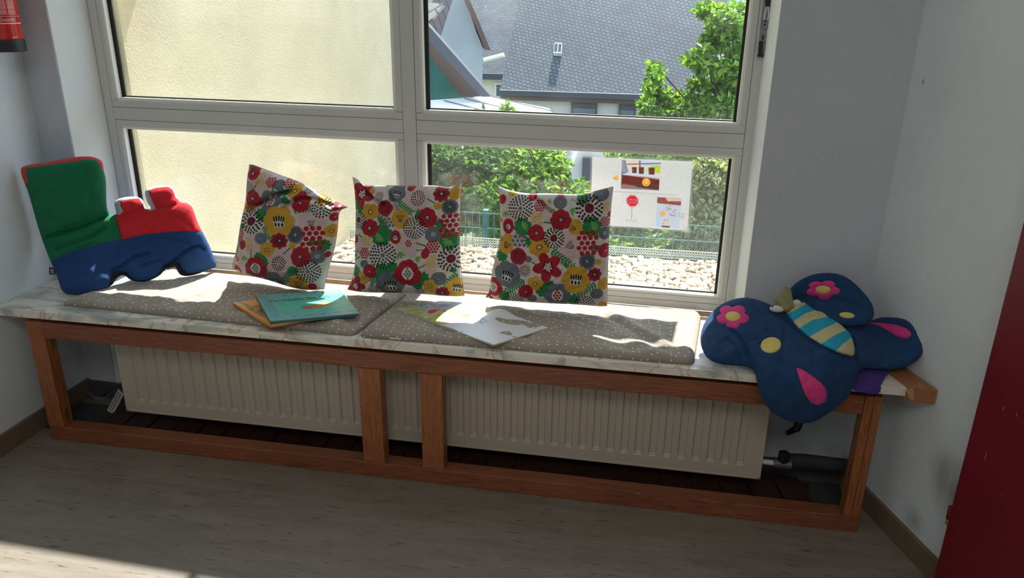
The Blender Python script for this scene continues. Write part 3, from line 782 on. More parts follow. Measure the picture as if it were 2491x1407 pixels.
# ------------------------------------------------------------------ train cushion
def C1(p): return (p[0] / 3.432, 350 + p[1] / 3.432)
tr_out = [(172, 205), (200, 185), (300, 165), (400, 155), (500, 130), (620, 110), (740, 103), (810, 118), (850, 145), (862, 180), (868, 235), (884, 290), (888, 400), (888, 500), (900, 560), (925, 595), (960, 592), (972, 575), (958, 530), (955, 490), (985, 460), (1060, 442), (1140, 440), (1185, 460), (1205, 500), (1218, 543), (1250, 547), (1262, 535), (1225, 490), (1205, 410), (1225, 375), (1290, 352), (1390, 345), (1440, 360), (1465, 400), (1475, 450), (1500, 488), (1560, 495), (1600, 520), (1625, 580), (1650, 660), (1690, 735), (1740, 830), (1790, 950), (1808, 1005), (1795, 1038), (1740, 1050), (1650, 1090), (1560, 1108), (1505, 1098), (1478, 1060), (1466, 1028), (1430, 1035), (1380, 1050), (1362, 1070), (1335, 1100), (1260, 1140), (1200, 1155), (1120, 1150), (1075, 1130), (1050, 1105), (1020, 1096), (985, 1115), (960, 1140), (945, 1175), (900, 1200), (800, 1245), (720, 1268), (620, 1262), (545, 1255), (508, 1215), (490, 1150), (460, 1060), (430, 1000), (400, 930), (340, 770), (290, 600), (235, 400), (205, 330), (178, 260)]
tr_out = [C1(p) for p in tr_out]; tr_out = smooth_closed(tr_out, 1)
cab = [C1(p) for p in [(100, 60), (900, 60), (930, 500), (945, 595), (965, 600), (975, 640), (1015, 800), (860, 828), (700, 872), (560, 915), (415, 985), (300, 985), (100, 400)]]
boil = [C1(p) for p in [(965, 600), (940, 585), (930, 400), (1210, 300), (1700, 300), (1720, 737), (1560, 728), (1400, 735), (1200, 757), (1015, 800), (975, 640)]]
rtrim = [C1(p) for p in [(150, 180), (250, 150), (740, 85), (890, 150), (880, 226), (848, 222), (838, 175), (800, 138), (740, 130), (600, 150), (330, 185), (222, 203), (219, 250), (235, 328), (190, 345)]]
fl1 = [C1(p) for p in [(930, 590), (930, 420), (1230, 420), (1232, 546), (1205, 545), (1185, 495), (1160, 455), (1060, 466), (1005, 482), (1005, 520), (1028, 562), (1000, 592)]]
fl2 = [C1(p) for p in [(1250, 560), (1190, 480), (1190, 330), (1480, 330), (1485, 460), (1470, 455), (1440, 380), (1400, 358), (1300, 368), (1238, 392), (1250, 430), (1280, 500), (1302, 543)]]
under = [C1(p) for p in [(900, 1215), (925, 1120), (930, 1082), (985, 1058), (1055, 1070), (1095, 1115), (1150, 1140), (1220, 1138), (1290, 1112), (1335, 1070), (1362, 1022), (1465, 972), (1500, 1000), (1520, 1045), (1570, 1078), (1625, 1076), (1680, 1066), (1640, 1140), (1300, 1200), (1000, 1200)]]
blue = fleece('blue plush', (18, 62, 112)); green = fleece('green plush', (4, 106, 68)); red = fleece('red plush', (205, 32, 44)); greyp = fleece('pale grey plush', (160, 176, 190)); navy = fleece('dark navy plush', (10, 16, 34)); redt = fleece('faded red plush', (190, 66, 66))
train = thing('train_cushion', at(330, 690, z=ZT), 'large plush train cushion in green, red and blue leaning in left corner', 'cushion')
cp = [(540, 1240, dict(z=.478)), (800, 1230, dict(z=.484)), (1200, 1140, dict(z=.502)), (1560, 1095, dict(z=.500)), (1790, 1030, dict(z=.502)),
      (470, 900, dict(y=2.115)), (1100, 850, dict(y=2.205)), (1680, 800, dict(y=2.262)), (200, 200, dict(y=2.10)), (600, 500, dict(y=2.14)), (850, 140, dict(y=2.165)), (1050, 500, dict(y=2.235)), (1380, 370, dict(y=2.285)), (1550, 500, dict(y=2.275))]
ctrl = []
for a, b, k in cp:
    u, v = C1((a, b)); ctrl.append((u, v, tcon(u, v, **k)))
tdf = rbf(ctrl)
D = lambda L: [C1(p) for p in L]
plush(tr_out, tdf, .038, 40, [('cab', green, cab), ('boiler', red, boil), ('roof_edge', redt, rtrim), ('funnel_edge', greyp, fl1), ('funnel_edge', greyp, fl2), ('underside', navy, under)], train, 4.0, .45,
      dents=[(D([(340, 790), (520, 745), (700, 690), (850, 625), (905, 592)]), 4.5, .026), (D([(560, 700), (700, 650), (820, 600), (900, 575)]), 3.5, .014), (D([(360, 720), (470, 735), (560, 700)]), 4, .010), (D([(480, 880), (620, 830), (780, 770), (880, 700)]), 4, .012), (D([(560, 905), (700, 860), (800, 830)]), 3.5, .007),
             (D([(930, 1070), (1010, 1030), (1120, 950), (1240, 925)]), 4.5, .014), (D([(1365, 1020), (1420, 985), (1480, 950), (1560, 885), (1650, 850), (1700, 880)]), 4.5, .018), (D([(1500, 960), (1500, 1010), (1540, 1070)]), 3.5, .010), (D([(1160, 1040), (1260, 990), (1350, 975)]), 3.5, .009), (D([(1010, 606), (1100, 566), (1230, 552), (1330, 540), (1420, 520), (1500, 490)]), 4.5, .012), (D([(1030, 640), (1200, 590), (1380, 590), (1500, 620), (1600, 700)]), 4, .006), (D([(1250, 800), (1380, 780), (1500, 800), (1600, 850)]), 5, .006), (D([(890, 1010), (960, 960), (1000, 880)]), 4, .007)],
      defpart=('chassis', blue), wrinkle=.003)
lab = MB(); a = [C1(p) for p in [(403, 1026), (462, 1030), (462, 1098), (408, 1096)]]
tl = [at(u, v, y=2.085) for u, v in a]; lab.add(tl + [p + Vector((0, .0015, 0)) for p in tl], [(0, 1, 2, 3), (7, 6, 5, 4), (0, 4, 5, 1), (1, 5, 6, 2), (2, 6, 7, 3), (3, 7, 4, 0)])
tlabel = lab.make('sewn_label', plain('woven label', (26, 26, 28), .8), train)
lm = MB()
def labq(pts, wd=3.0):
    for (x1, y1), (x2, y2) in zip(pts[:-1], pts[1:]):
        L = math.dist((x1, y1), (x2, y2)); nx_, ny_ = -(y2 - y1) / L * wd, (x2 - x1) / L * wd
        Q = [C1(p) for p in [(x1 + nx_, y1 + ny_), (x2 + nx_, y2 + ny_), (x2 - nx_, y2 - ny_), (x1 - nx_, y1 - ny_)]]
        lm.add([at(u, v, y=2.0835) for u, v in Q], [(0, 1, 2, 3)])
labq([(405, 1028), (458, 1032)]); labq([(405, 1028), (409, 1095)]); labq([(409, 1095), (458, 1096)]); labq([(418, 1045), (430, 1065), (420, 1082)], 2.5); labq([(432, 1045), (436, 1083)], 2.5); labq([(446, 1045), (446, 1083), (456, 1083)], 2.5)
lm.make('label_print', M['white_pl'], tlabel)

# ------------------------------------------------------------------ butterfly cushion
def C5(p): return (1680 + p[0] / 3.432, 640 + p[1] / 3.432)
D5 = lambda L: [C5(p) for p in L]
bfly = thing('butterfly_cushion', at(1990, 880, z=ZT), 'big blue plush butterfly with striped body draped over the right table end', 'cushion')
bb = fleece('royal blue plush', (17, 56, 98)); pink = fleece('pink felt', (214, 62, 130), .04); yel = fleece('yellow felt', (214, 196, 112), .05); teal = fleece('turquoise plush', (30, 158, 190), .12); cream = fleece('cream green plush', (196, 190, 142), .1); purple = fleece('purple cloth', (66, 44, 120)); olive = fleece('olive felt', (140, 138, 98), .08); eye = fleece('white felt', (210, 206, 196), .04)
def flower(cx, cy, rx, ry, rot, pr=.56):
    L = []
    for i in range(60):
        t = 2 * math.pi * i / 60; rr = .72 + .38 * abs(math.cos(2.5 * (t - rot))) ** .6
        L.append((cx + rx * rr * math.cos(t), cy + ry * rr * math.sin(t)))
    c = [(cx + rx * .48 * math.cos(2 * math.pi * i / 24), cy + ry * .44 * math.sin(2 * math.pi * i / 24)) for i in range(24)]
    return D5(L), D5(c)
f1p, f1c = flower(352, 445, 128, 92, .3); f2p, f2c = flower(1105, 222, 132, 74, .2)
def ellp(cx, cy, rx, ry, rot=0, n=28):
    return D5([(cx + rx * math.cos(t) * math.cos(rot) - ry * math.sin(t) * math.sin(rot), cy + rx * math.cos(t) * math.sin(rot) + ry * math.sin(t) * math.cos(rot)) for t in [2 * math.pi * i / n for i in range(n)]])
spot1 = ellp(670, 686, 86, 66, -.15); spot2 = ellp(1305, 436, 64, 25, .1)
drop1 = D5([(880, 875), (925, 885), (1000, 930), (1090, 1000), (1135, 1060), (1140, 1110), (1120, 1160), (1065, 1188), (1010, 1170), (960, 1110), (925, 1020), (900, 940)])
drop2 = D5([(1490, 498), (1600, 500), (1720, 518), (1800, 545), (1838, 580), (1842, 605), (1815, 628), (1765, 628), (1700, 600), (1640, 560), (1560, 520)])
wing_out = smooth_closed(D5([(500, 290), (600, 320), (700, 365), (800, 395), (950, 390), (1100, 405), (1250, 440), (1400, 465), (1480, 492), (1560, 460), (1700, 435), (1820, 450), (1910, 520), (1960, 600), (1970, 680), (1940, 770), (1860, 840), (1750, 885), (1600, 895), (1480, 880), (1405, 895), (1372, 980), (1335, 1100), (1250, 1190), (1150, 1260), (1050, 1322), (960, 1342), (850, 1330), (740, 1290), (650, 1220), (590, 1130), (555, 1000), (535, 905), (475, 868), (370, 858), (250, 850), (150, 810), (95, 730), (78, 640), (95, 540), (150, 440), (230, 360), (330, 310), (420, 290)]), 1)
cp = [(150, 810, dict(z=.486)), (78, 640, dict(z=.505)), (370, 850, dict(z=.486)), (300, 600, dict(z=.535)), (420, 292, dict(y=2.09)), (230, 380, dict(y=2.08)), (560, 310, dict(y=2.09)), (470, 868, dict(z=.486)),
      (1000, 500, dict(z=.565)), (1100, 600, dict(z=.56)), (1300, 700, dict(z=.545)), (850, 380, dict(y=2.07)), (700, 600, dict(z=.55)),
      (560, 1000, dict(y=1.862)), (1000, 1030, dict(y=1.835)), (960, 1335, dict(y=1.850)), (650, 1215, dict(y=1.855)), (1330, 1100, dict(y=1.862)), (1000, 850, dict(z=.515)), (700, 900, dict(y=1.868)),
      (1400, 890, dict(z=.496)), (1600, 890, dict(z=.492)), (1750, 640, dict(z=.54)), (1965, 660, dict(z=.56)), (1820, 452, dict(z=.60)), (1480, 495, dict(z=.545)), (1870, 835, dict(z=.515))]
ctrl = []
for a, b, k in cp:
    u, v = C5((a, b)); ctrl.append((u, v, tcon(u, v, **k)))
bdf = rbf(ctrl)
plush(wing_out, bdf, .034, 38, [('flower_petals', pink, f1p), ('flower_centre', yel, f1c), ('spot', yel, spot1), ('teardrop', pink, drop1), ('teardrop', pink, drop2)], bfly, 4.0, .35,
      dents=[(D5([(340, 560), (420, 640), (480, 760), (540, 905)]), 5, .014), (D5([(300, 640), (380, 700), (450, 860)]), 4.5, .007), (D5([(700, 400), (790, 480), (900, 590), (1000, 660), (1120, 720), (1280, 790), (1370, 800)]), 5, .018), (D5([(1410, 890), (1385, 820), (1378, 720), (1350, 640)]), 5, .016), (D5([(1130, 430), (1250, 500), (1330, 580), (1375, 690)]), 5, .016), (D5([(790, 540), (770, 640), (780, 740)]), 4, .007), (D5([(1000, 690), (1020, 760), (1040, 840)]), 4, .007), (D5([(1220, 470), (1330, 490), (1460, 540)]), 4, .008), (D5([(520, 330), (600, 420), (700, 500)]), 5, .006), (D5([(1040, 1150), (1045, 1230), (1040, 1310)]), 4, .005), (D5([(640, 560), (560, 640), (500, 660)]), 4.5, .005)],
      defpart=('wings', bb), wrinkle=.005)
top_out = smooth_closed(D5([(815, 250), (850, 190), (920, 140), (1010, 98), (1120, 80), (1250, 92), (1350, 150), (1440, 240), (1505, 320), (1535, 400), (1525, 465), (1480, 520), (1300, 540), (1100, 500), (900, 440), (830, 350)]), 1)
cp = [(1120, 80, dict(y=2.130)), (1300, 120, dict(y=2.125)), (900, 160, dict(y=2.125)), (1500, 330, dict(y=2.085)), (830, 350, dict(y=2.12)), (1100, 480, dict(y=2.06)), (1300, 520, dict(y=2.03)), (1480, 500, dict(y=2.03)), (1100, 290, dict(y=2.115)), (950, 400, dict(y=2.11))]
ctrl = []
for a, b, k in cp:
    u, v = C5((a, b)); ctrl.append((u, v, tcon(u, v, **k)))
plush(top_out, rbf(ctrl), .022, 26, [('flower_petals', pink, f2p), ('flower_centre', yel, f2c), ('spot', yel, spot2)], bfly, 4.0, .4, dents=[(D5([(880, 300), (1020, 290), (1200, 300), (1400, 350)]), 6, .008)], defpart=('rear_wing', bb), wrinkle=.002)
body_out = smooth_closed(D5([(790, 405), (860, 345), (935, 325), (980, 348), (1030, 395), (1110, 410), (1150, 450), (1230, 490), (1290, 550), (1340, 600), (1368, 700), (1366, 785), (1300, 772), (1200, 742), (1090, 687), (980, 622), (900, 550), (840, 480)]), 1)
st_ = [(teal, [(700, 445), (800, 432), (870, 395), (960, 345), (1040, 340), (1045, 392), (960, 420), (850, 492), (780, 520)]),
       (teal, [(860, 580), (905, 548), (1020, 475), (1145, 450), (1190, 440), (1260, 480), (1225, 495), (1100, 555), (980, 626), (930, 680)]),
       (teal, [(1040, 720), (1085, 682), (1200, 605), (1290, 565), (1330, 560), (1380, 600), (1345, 625), (1280, 670), (1205, 742), (1150, 800)])]
bdf2 = lambda X, Y: bdf(X, Y) - .024
plush(body_out, bdf2, .024, 24, [('stripe', c, D5(p)) for c, p in st_], bfly, 3.0, .6, defpart=('body', cream), wrinkle=.0015, seams=False)
purp = smooth_closed(D5([(1400, 880), (1690, 880), (1610, 975), (1590, 1040), (1582, 1092), (1500, 1096), (1420, 1080), (1345, 1062), (1365, 980)]), 1)
cp = [(1400, 880, dict(z=.480)), (1690, 880, dict(z=.480)), (1582, 1090, dict(y=1.874)), (1345, 1062, dict(y=1.872)), (1500, 980, dict(z=.478))]
ctrl = []
for a, b, k in cp:
    u, v = C5((a, b)); ctrl.append((u, v, tcon(u, v, **k)))
plush(purp, rbf(ctrl), .007, 14, [], bfly, 5.0, .5, defpart=('purple_underside', purple), wrinkle=.001)
def club(P0, P1, r0, r1, name):
    n = 10; P1 = P1 - (P1 - P0).normalized() * r1 * .3; pts = [P0.lerp(P1, i / n) for i in range(n + 1)]
    rs = [r0 + (r1 - r0) * (i / n) ** 1.3 for i in range(n)] + [r1 * .55]
    rs[-1] = r1; dn = (P1 - P0).normalized()
    for k in range(1, 7): a = math.pi / 2 * k / 6; pts.append(P1 + dn * r1 * math.sin(a)); rs.append(max(.0004, r1 * math.cos(a)))
    return MB().tube(pts, rs, 16).make(name, olive, bfly, True)
def bp_(a, b, dt): 
    u, v = C5((a, b)); t = float(bdf(np.array([u]), np.array([v]))[0]) - dt; return CAM + ray(u, v) * t
club(bp_(815, 395, .045), bp_(738, 290, .050), .0090, .0145, 'antenna'); club(bp_(838, 385, .035), bp_(795, 236, .030), .0090, .0145, 'antenna')
for (a, b, rx) in ((720, 385, .019), (885, 335, .012)):
    c = bp_(a, b, .038); MB().ico(c, (rx, .012, .009), 3).make('eye', eye, bfly, True)
c = bp_(684, 366, .054); MB().ico(c, (.0022, .0022, .0022), 2).make('pupil', M['black'], bfly, True)

# ------------------------------------------------------------------ flowered pillows
OFF = (206, 198, 193); PK = (204, 180, 180); RD = (160, 16, 38); YL_ = (198, 152, 48); GY = (100, 108, 116); GN = (30, 124, 62); LG = (106, 160, 84); BK = (16, 14, 20); WH = (214, 210, 205)
def ringdots(c, x, y, r, col=BK, core=None, rings=None, dot=None, ang0=0):
    rings = rings or 3; dot = dot or r * .075
    for k in range(rings):
        rr = r * (.42 + .58 * (k + .5) / rings) if core else r * (.22 + .78 * (k + .6) / rings)
        n = max(6, int(2 * math.pi * rr / (dot * 3.3)))
        for i in range(n):
            t = ang0 + 2 * math.pi * (i + .5 * (k % 2)) / n; c.ell(x + rr * math.cos(t), y + rr * math.sin(t), dot * 1.15, dot * .92, col, t)
    if core:
        c.ell(x, y, r * .34, r * .34, core)
        for i in range(9):
            t = 2 * math.pi * i / 9; c.ell(x + r * .2 * math.cos(t), y + r * .2 * math.sin(t), dot * .8, dot * .5, BK, t)
def stamens(c, x, y, s, ang=-1.57):
    for k in range(-2, 3):
        a = ang + k * .2; x0 = x - math.sin(ang) * k * s * .12; y0 = y + math.cos(ang) * k * s * .12
        c.line([(x0, y0), (x0 + s * math.cos(a), y0 + s * math.sin(a))], s * .09, BK); c.ell(x0 + s * math.cos(a), y0 + s * math.sin(a), s * .10, s * .10, BK)
def fingers(c, x, y, s, ang=-1.57):
    ca, sa = math.cos(ang), math.sin(ang)
    def at_(f_, l): return x + f_ * ca - l * sa, y + f_ * sa + l * ca
    for l in (-.45, 0, .45):
        for f_ in (-.35, .1): c.ell(*at_(f_ * s, l * s), s * .42, s * .34, WH, ang)
    for l in (-.85, -.43, 0, .43, .85): c.ell(*at_(s * (.42 - .12 * abs(l)), l * s * .8), s * .40, s * .135, BK, ang + l * .25)
    for l in (-.5, 0, .5): c.ell(*at_(-s * .42, l * s), s * .28, s * .16, BK, ang + l * .2)
def berries(c, x, y, r, col, n=10, dot=None):
    dot = dot or r * .26
    for i in range(-2, 3):
        for j in range(-2, 3):
            px = x + (i + .5 * (j % 2)) * dot * 2.5; py = y + j * dot * 2.2
            if math.hypot((px - x), (py - y) * .8) < r: c.ell(px, py, dot, dot * 1.05, col)
def leafs(c, x, y, r, col=GN, ang=0, n=5):
    for k in range(n):
        a = ang + (k - (n - 1) / 2) * .55; c.ell(x + r * .55 * math.cos(a), y + r * .55 * math.sin(a), r * .48, r * .17, col, a)
def fern(c, x, y, x2, y2, wd, col=GN):
    c.line([(x, y), (x2, y2)], wd * .3, col); L = math.dist((x, y), (x2, y2)); n = max(3, int(L / (wd * .8))); a = math.atan2(y2 - y, x2 - x)
    for i in range(n + 1):
        px = x + (x2 - x) * i / n; py = y + (y2 - y) * i / n
        for s_ in (-1, 1):
            b = a + s_ * .95; c.ell(px + wd * .75 * math.cos(b), py + wd * .75 * math.sin(b), wd * .62, wd * .27, col, b)
def red5(c, x, y, r, rot=0):
    for i in range(5):
        t = rot + 2 * math.pi * i / 5; c.ell(x + r * .58 * math.cos(t), y + r * .58 * math.sin(t), r * .48, r * .36, RD, t)
    c.ell(x, y, r * .5, r * .5, RD)
    for i in range(22): 
        t = i * 2.4; q_ = r * .40 * math.sqrt(i / 22); c.ell(x + q_ * math.cos(t), y + q_ * math.sin(t), r * .075, r * .06, WH if i < 12 else BK, t)
def flower_item(c, it):
    k, x, y, r = it[:4]; a = it[4] if len(it) > 4 else 0
    if k == 'D': ringdots(c, x, y, r, BK, None, 4 if r > 100 else 3, r * .074 if r > 100 else r * .092); c.ell(x, y, r * .16, r * .16, GY)
    elif k == 'DR': ringdots(c, x, y, r, BK, (120, 20, 40), 3, r * .085)
    elif k == 'DY': ringdots(c, x, y, r, BK, None, 3, r * .10); c.ell(x, y, r * .2, r * .2, YL_)
    elif k == 'R': c.blob(x, y, r, 8, .07, a, RD, wob=.03); c.ell(x, y, r * .26, r * .26, BK); c.ell(x, y, r * .16, r * .16, WH); c.ell(x, y, r * .07, r * .07, RD)
    elif k == 'RS': 
        c.blob(x, y, r, 8, .13, a, (150, 18, 40))
        for i in range(11): t = a + 2 * math.pi * i / 11; c.line([(x + r * .22 * math.cos(t), y + r * .22 * math.sin(t)), (x + r * .7 * math.cos(t), y + r * .7 * math.sin(t))], r * .1, BK)
        c.ell(x, y, r * .12, r * .12, WH)
    elif k == 'RW': c.blob(x, y, r, 9, .06, a, RD, wob=.05); c.ell(x, y, r * .42, r * .5, WH); berries(c, x, y, r * .32, GY, dot=r * .085)
    elif k == 'RF': red5(c, x, y, r, a)
    elif k == 'RP': c.ell(x, y, r, r, RD); c.ell(x, y, r * .1, r * .1, WH)
    elif k == 'RE': c.ell(x, y, r * .85, r * 1.15, RD); c.ell(x, y + r * .1, r * .35, r * .4, WH); stamens(c, x, y + r * .2, r * .7, a - 1.57)
    elif k == 'RD': c.blob(x, y, r, 5, .05, a, RD); ringdots(c, x, y, r * .72, BK, None, 3, r * .075)
    elif k == 'RC': berries(c, x, y, r, RD, dot=r * .17)
    elif k == 'RB': berries(c, x, y, r * 1.05, RD, dot=r * .235)
    elif k == 'T': c.ell(x, y, r * .75, r, RD, .3)
    elif k == 'Y': c.blob(x, y, r, 5, .12, a, YL_); ringdots(c, x, y, r * .38, BK, None, 1, r * .07); c.ell(x, y, r * .12, r * .12, WH)
    elif k == 'YF': c.blob(x, y, r, 6, .1, a, YL_); fingers(c, x, y, r * .50, a - 1.57)
    elif k == 'YS': c.ell(x, y, r * .9, r, YL_); stamens(c, x, y + r * .3, r * .6, a - 1.57)
    elif k == 'YC': berries(c, x, y, r, (206, 170, 90), dot=r * .2)
    elif k == 'YP': c.ell(x, y, r, r * .9, YL_)
    elif k == 'G': c.blob(x, y, r, 7, .05, a, GY); ringdots(c, x, y, r * .3, WH, None, 2, r * .045)
    elif k == 'GD': c.ell(x, y, r, r * 1.02, GY); ringdots(c, x, y, r * .74, BK, None, 3, r * .078); c.ell(x, y, r * .14, r * .14, (160, 168, 176))
    elif k == 'GF': c.blob(x, y, r, 6, .08, a, GY); fingers(c, x, y + r * .1, r * .50, a - 1.57)
    elif k == 'GB': c.blob(x, y, r, 6, .08, a, GY); c.ell(x, y, r * .45, r * .5, WH); berries(c, x, y, r * .36, RD, dot=r * .1)
    elif k == 'GP': c.ell(x, y, r, r * .9, GY); c.ell(x, y, r * .07, r * .07, WH)
    elif k == 'GC': berries(c, x, y, r, GY, dot=r * .24)
    elif k == 'P': c.blob(x, y, r, 5, .08, a, PK)
    elif k == 'PS': c.blob(x, y, r, 5, .08, a, PK); stamens(c, x, y + r * .2, r * .42, a - 1.57)
    elif k == 'PR': c.blob(x, y, r, 5, .08, a, PK); berries(c, x, y, r * .28, RD, dot=r * .08)
    elif k == 'S': 
        for i in range(15): t = 2 * math.pi * i / 15; c.line([(x + r * .4 * math.cos(t), y + r * .4 * math.sin(t)), (x + r * .9 * math.cos(t), y + r * .9 * math.sin(t))], r * .1, BK)
        ringdots(c, x, y, r * .2, BK, None, 1, r * .06)
    elif k == 'L': c.blob(x, y, r, 9, .16, a, GN)
    elif k == 'LF': leafs(c, x, y, r, GN, a)
    elif k == 'LL': leafs(c, x, y, r, LG, a, 3)
    elif k == 'LY': c.blob(x, y, r, 9, .12, a, GN); leafs(c, x, y, r * .7, LG, a)
    elif k == 'F': fern(c, x, y, it[4], it[5], r)
    elif k == 'W': c.line([(x, y), (it[4], it[5])], r, GN)
    elif k == 'K': 
        c.blob(x, y, r, 7, .12, 0, GN)
        for i in range(6): c.ell(x + (i % 3 - 1) * r * .4, y + (i // 3 - .5) * r * .5, r * .11, r * .15, BK)
def pattern(items, extra=None, w_=1500, h_=1407):
    c = Canvas(w_, h_, OFF)
    r_ = random.Random(3)
    for it in items: flower_item(c, it)
    return c
P1I = [('P', 430, 250, 110), ('PS', 900, 620, 120), ('P', 640, 1000, 170), ('PR', 190, 960, 90), ('P', 370, 800, 90), ('L', 440, 540, 60), ('F', 470, 640, 28, 540, 760), ('F', 740, 500, 30, 880, 480), ('LF', 620, 360, 70, -1.5), ('W', 350, 300, 14, 400, 220), ('W', 540, 270, 14, 545, 340), ('LL', 450, 330, 45), ('LF', 210, 630, 60, 1.5), ('W', 185, 870, 12, 230, 780), ('W', 345, 860, 12, 345, 940), ('LL', 275, 920, 50, 1.6), ('L', 425, 940, 55), ('K', 465, 985, 42), ('LF', 920, 830, 70, -1.5), ('L', 1000, 830, 55), ('F', 760, 1030, 34, 640, 1160), ('L', 735, 1060, 45), ('LL', 260, 1090, 50, 0), ('W', 650, 900, 12, 700, 850), ('L', 310, 100, 30), ('K', 650, 405, 38),
       ('GP', 590, 260, 50), ('GB', 520, 405, 95), ('GP', 440, 755, 62), ('GD', 758, 722, 84), ('G', 950, 930, 70), ('GF', 530, 1170, 100), ('GP', 770, 560, 0.1), ('G', 1130, 420, 50),
       ('YC', 405, 205, 55), ('Y', 735, 320, 66, .3), ('YF', 605, 600, 140), ('YP', 290, 480, 50), ('YC', 310, 800, 45), ('YC', 325, 850, 35), ('Y', 500, 860, 66), ('YP', 730, 825, 36), ('Y', 1065, 700, 60), ('YP', 1000, 400, 70), ('YS', 760, 1200, 100, .2), ('YP', 125, 1040, 40), ('YP', 265, 170, 22),
       ('R', 335, 160, 60), ('R', 345, 390, 80), ('RC', 520, 240, 50), ('RC', 680, 240, 55), ('T', 800, 380, 60), ('RP', 800, 430, 85), ('RS', 608, 780, 70), ('RC', 218, 720, 42), ('RC', 208, 780, 36), ('T', 250, 825, 42), ('RB', 915, 760, 92), ('R', 808, 925, 92), ('RW', 380, 1040, 106), ('RE', 175, 1075, 50), ('T', 1030, 920, 30), ('RP', 1090, 570, 40), ('RF', 1130, 470, 60), ('RP', 885, 1225, 38),
       ('D', 275, 290, 62), ('DR', 335, 600, 118), ('D', 990, 480, 90), ('DY', 605, 990, 66), ('D', 865, 1070, 112), ('D', 140, 890, 60), ('S', 850, 320, 40), ('D', 300, 1140, 60), ('S', 590, 1190, 40)]
P2I = [('P', 790, 330, 130), ('PR', 715, 770, 130), ('P', 240, 790, 80), ('P', 930, 1000, 70), ('P', 800, 1260, 60), ('F', 620, 370, 30, 740, 460), ('LF', 780, 480, 60, .3), ('LY', 450, 690, 100, 2.4), ('LF', 420, 560, 80, -.4), ('LF', 1000, 610, 90, -.8), ('LY', 1110, 740, 95, 2.2), ('L', 460, 1060, 90), ('F', 400, 1100, 34, 340, 1150), ('L', 860, 1120, 66), ('K', 800, 1180, 50), ('LL', 620, 850, 75, 1.2), ('LL', 790, 900, 60, .6), ('L', 560, 1000, 50), ('F', 1180, 1090, 28, 1060, 1180), ('L', 170, 1055, 55), ('K', 160, 1080, 30), ('W', 900, 330, 12, 970, 370), ('W', 800, 760, 14, 880, 790), ('W', 820, 1010, 14, 880, 980), ('W', 800, 830, 12, 850, 830), ('W', 200, 690, 14, 240, 710), ('LL', 185, 840, 40, 1.5), ('L', 180, 400, 45), ('L', 240, 440, 40), ('W', 170, 940, 14, 220, 910), ('L', 290, 240, 50), ('LL', 1140, 1060, 40),
       ('GF', 590, 280, 84, .2), ('GD', 1113, 415, 76), ('G', 960, 680, 82), ('GP', 1010, 1120, 76), ('GF', 530, 1180, 132, 0), ('GC', 505, 560, 62), ('GP', 275, 975, 44), ('GP', 150, 240, 30), ('GP', 160, 900, 24),
       ('Y', 335, 460, 82, .4), ('YS', 635, 525, 96), ('YP', 1005, 400, 40), ('YC', 300, 735, 55), ('YC', 935, 945, 58), ('Y', 260, 1115, 62), ('Y', 925, 1195, 70), ('YF', 1180, 1230, 105, .3), ('YP', 1160, 290, 64), ('YP', 335, 262, 36), ('YP', 1150, 200, 40),
       ('RF', 235, 290, 120, .3), ('R', 330, 620, 82), ('R', 900, 515, 96), ('RE', 590, 705, 60), ('RS', 1030, 285, 74), ('RP', 335, 1045, 70), ('RW', 710, 1065, 128), ('T', 885, 865, 52), ('RC', 950, 805, 68), ('RC', 275, 870, 56), ('RF', 165, 1210, 104), ('RS', 1035, 1275, 66), ('RD', 485, 420, 76), ('T', 165, 740, 46), ('RB', 1115, 600, 92), ('RP', 720, 218, 42),
       ('DY', 805, 325, 72), ('DR', 205, 545, 88), ('D', 775, 615, 110), ('D', 463, 885, 134), ('DR', 1125, 930, 128), ('S', 355, 1235, 64), ('S', 420, 305, 48), ('D', 815, 1265, 50), ('K', 1150, 1045, 24)]
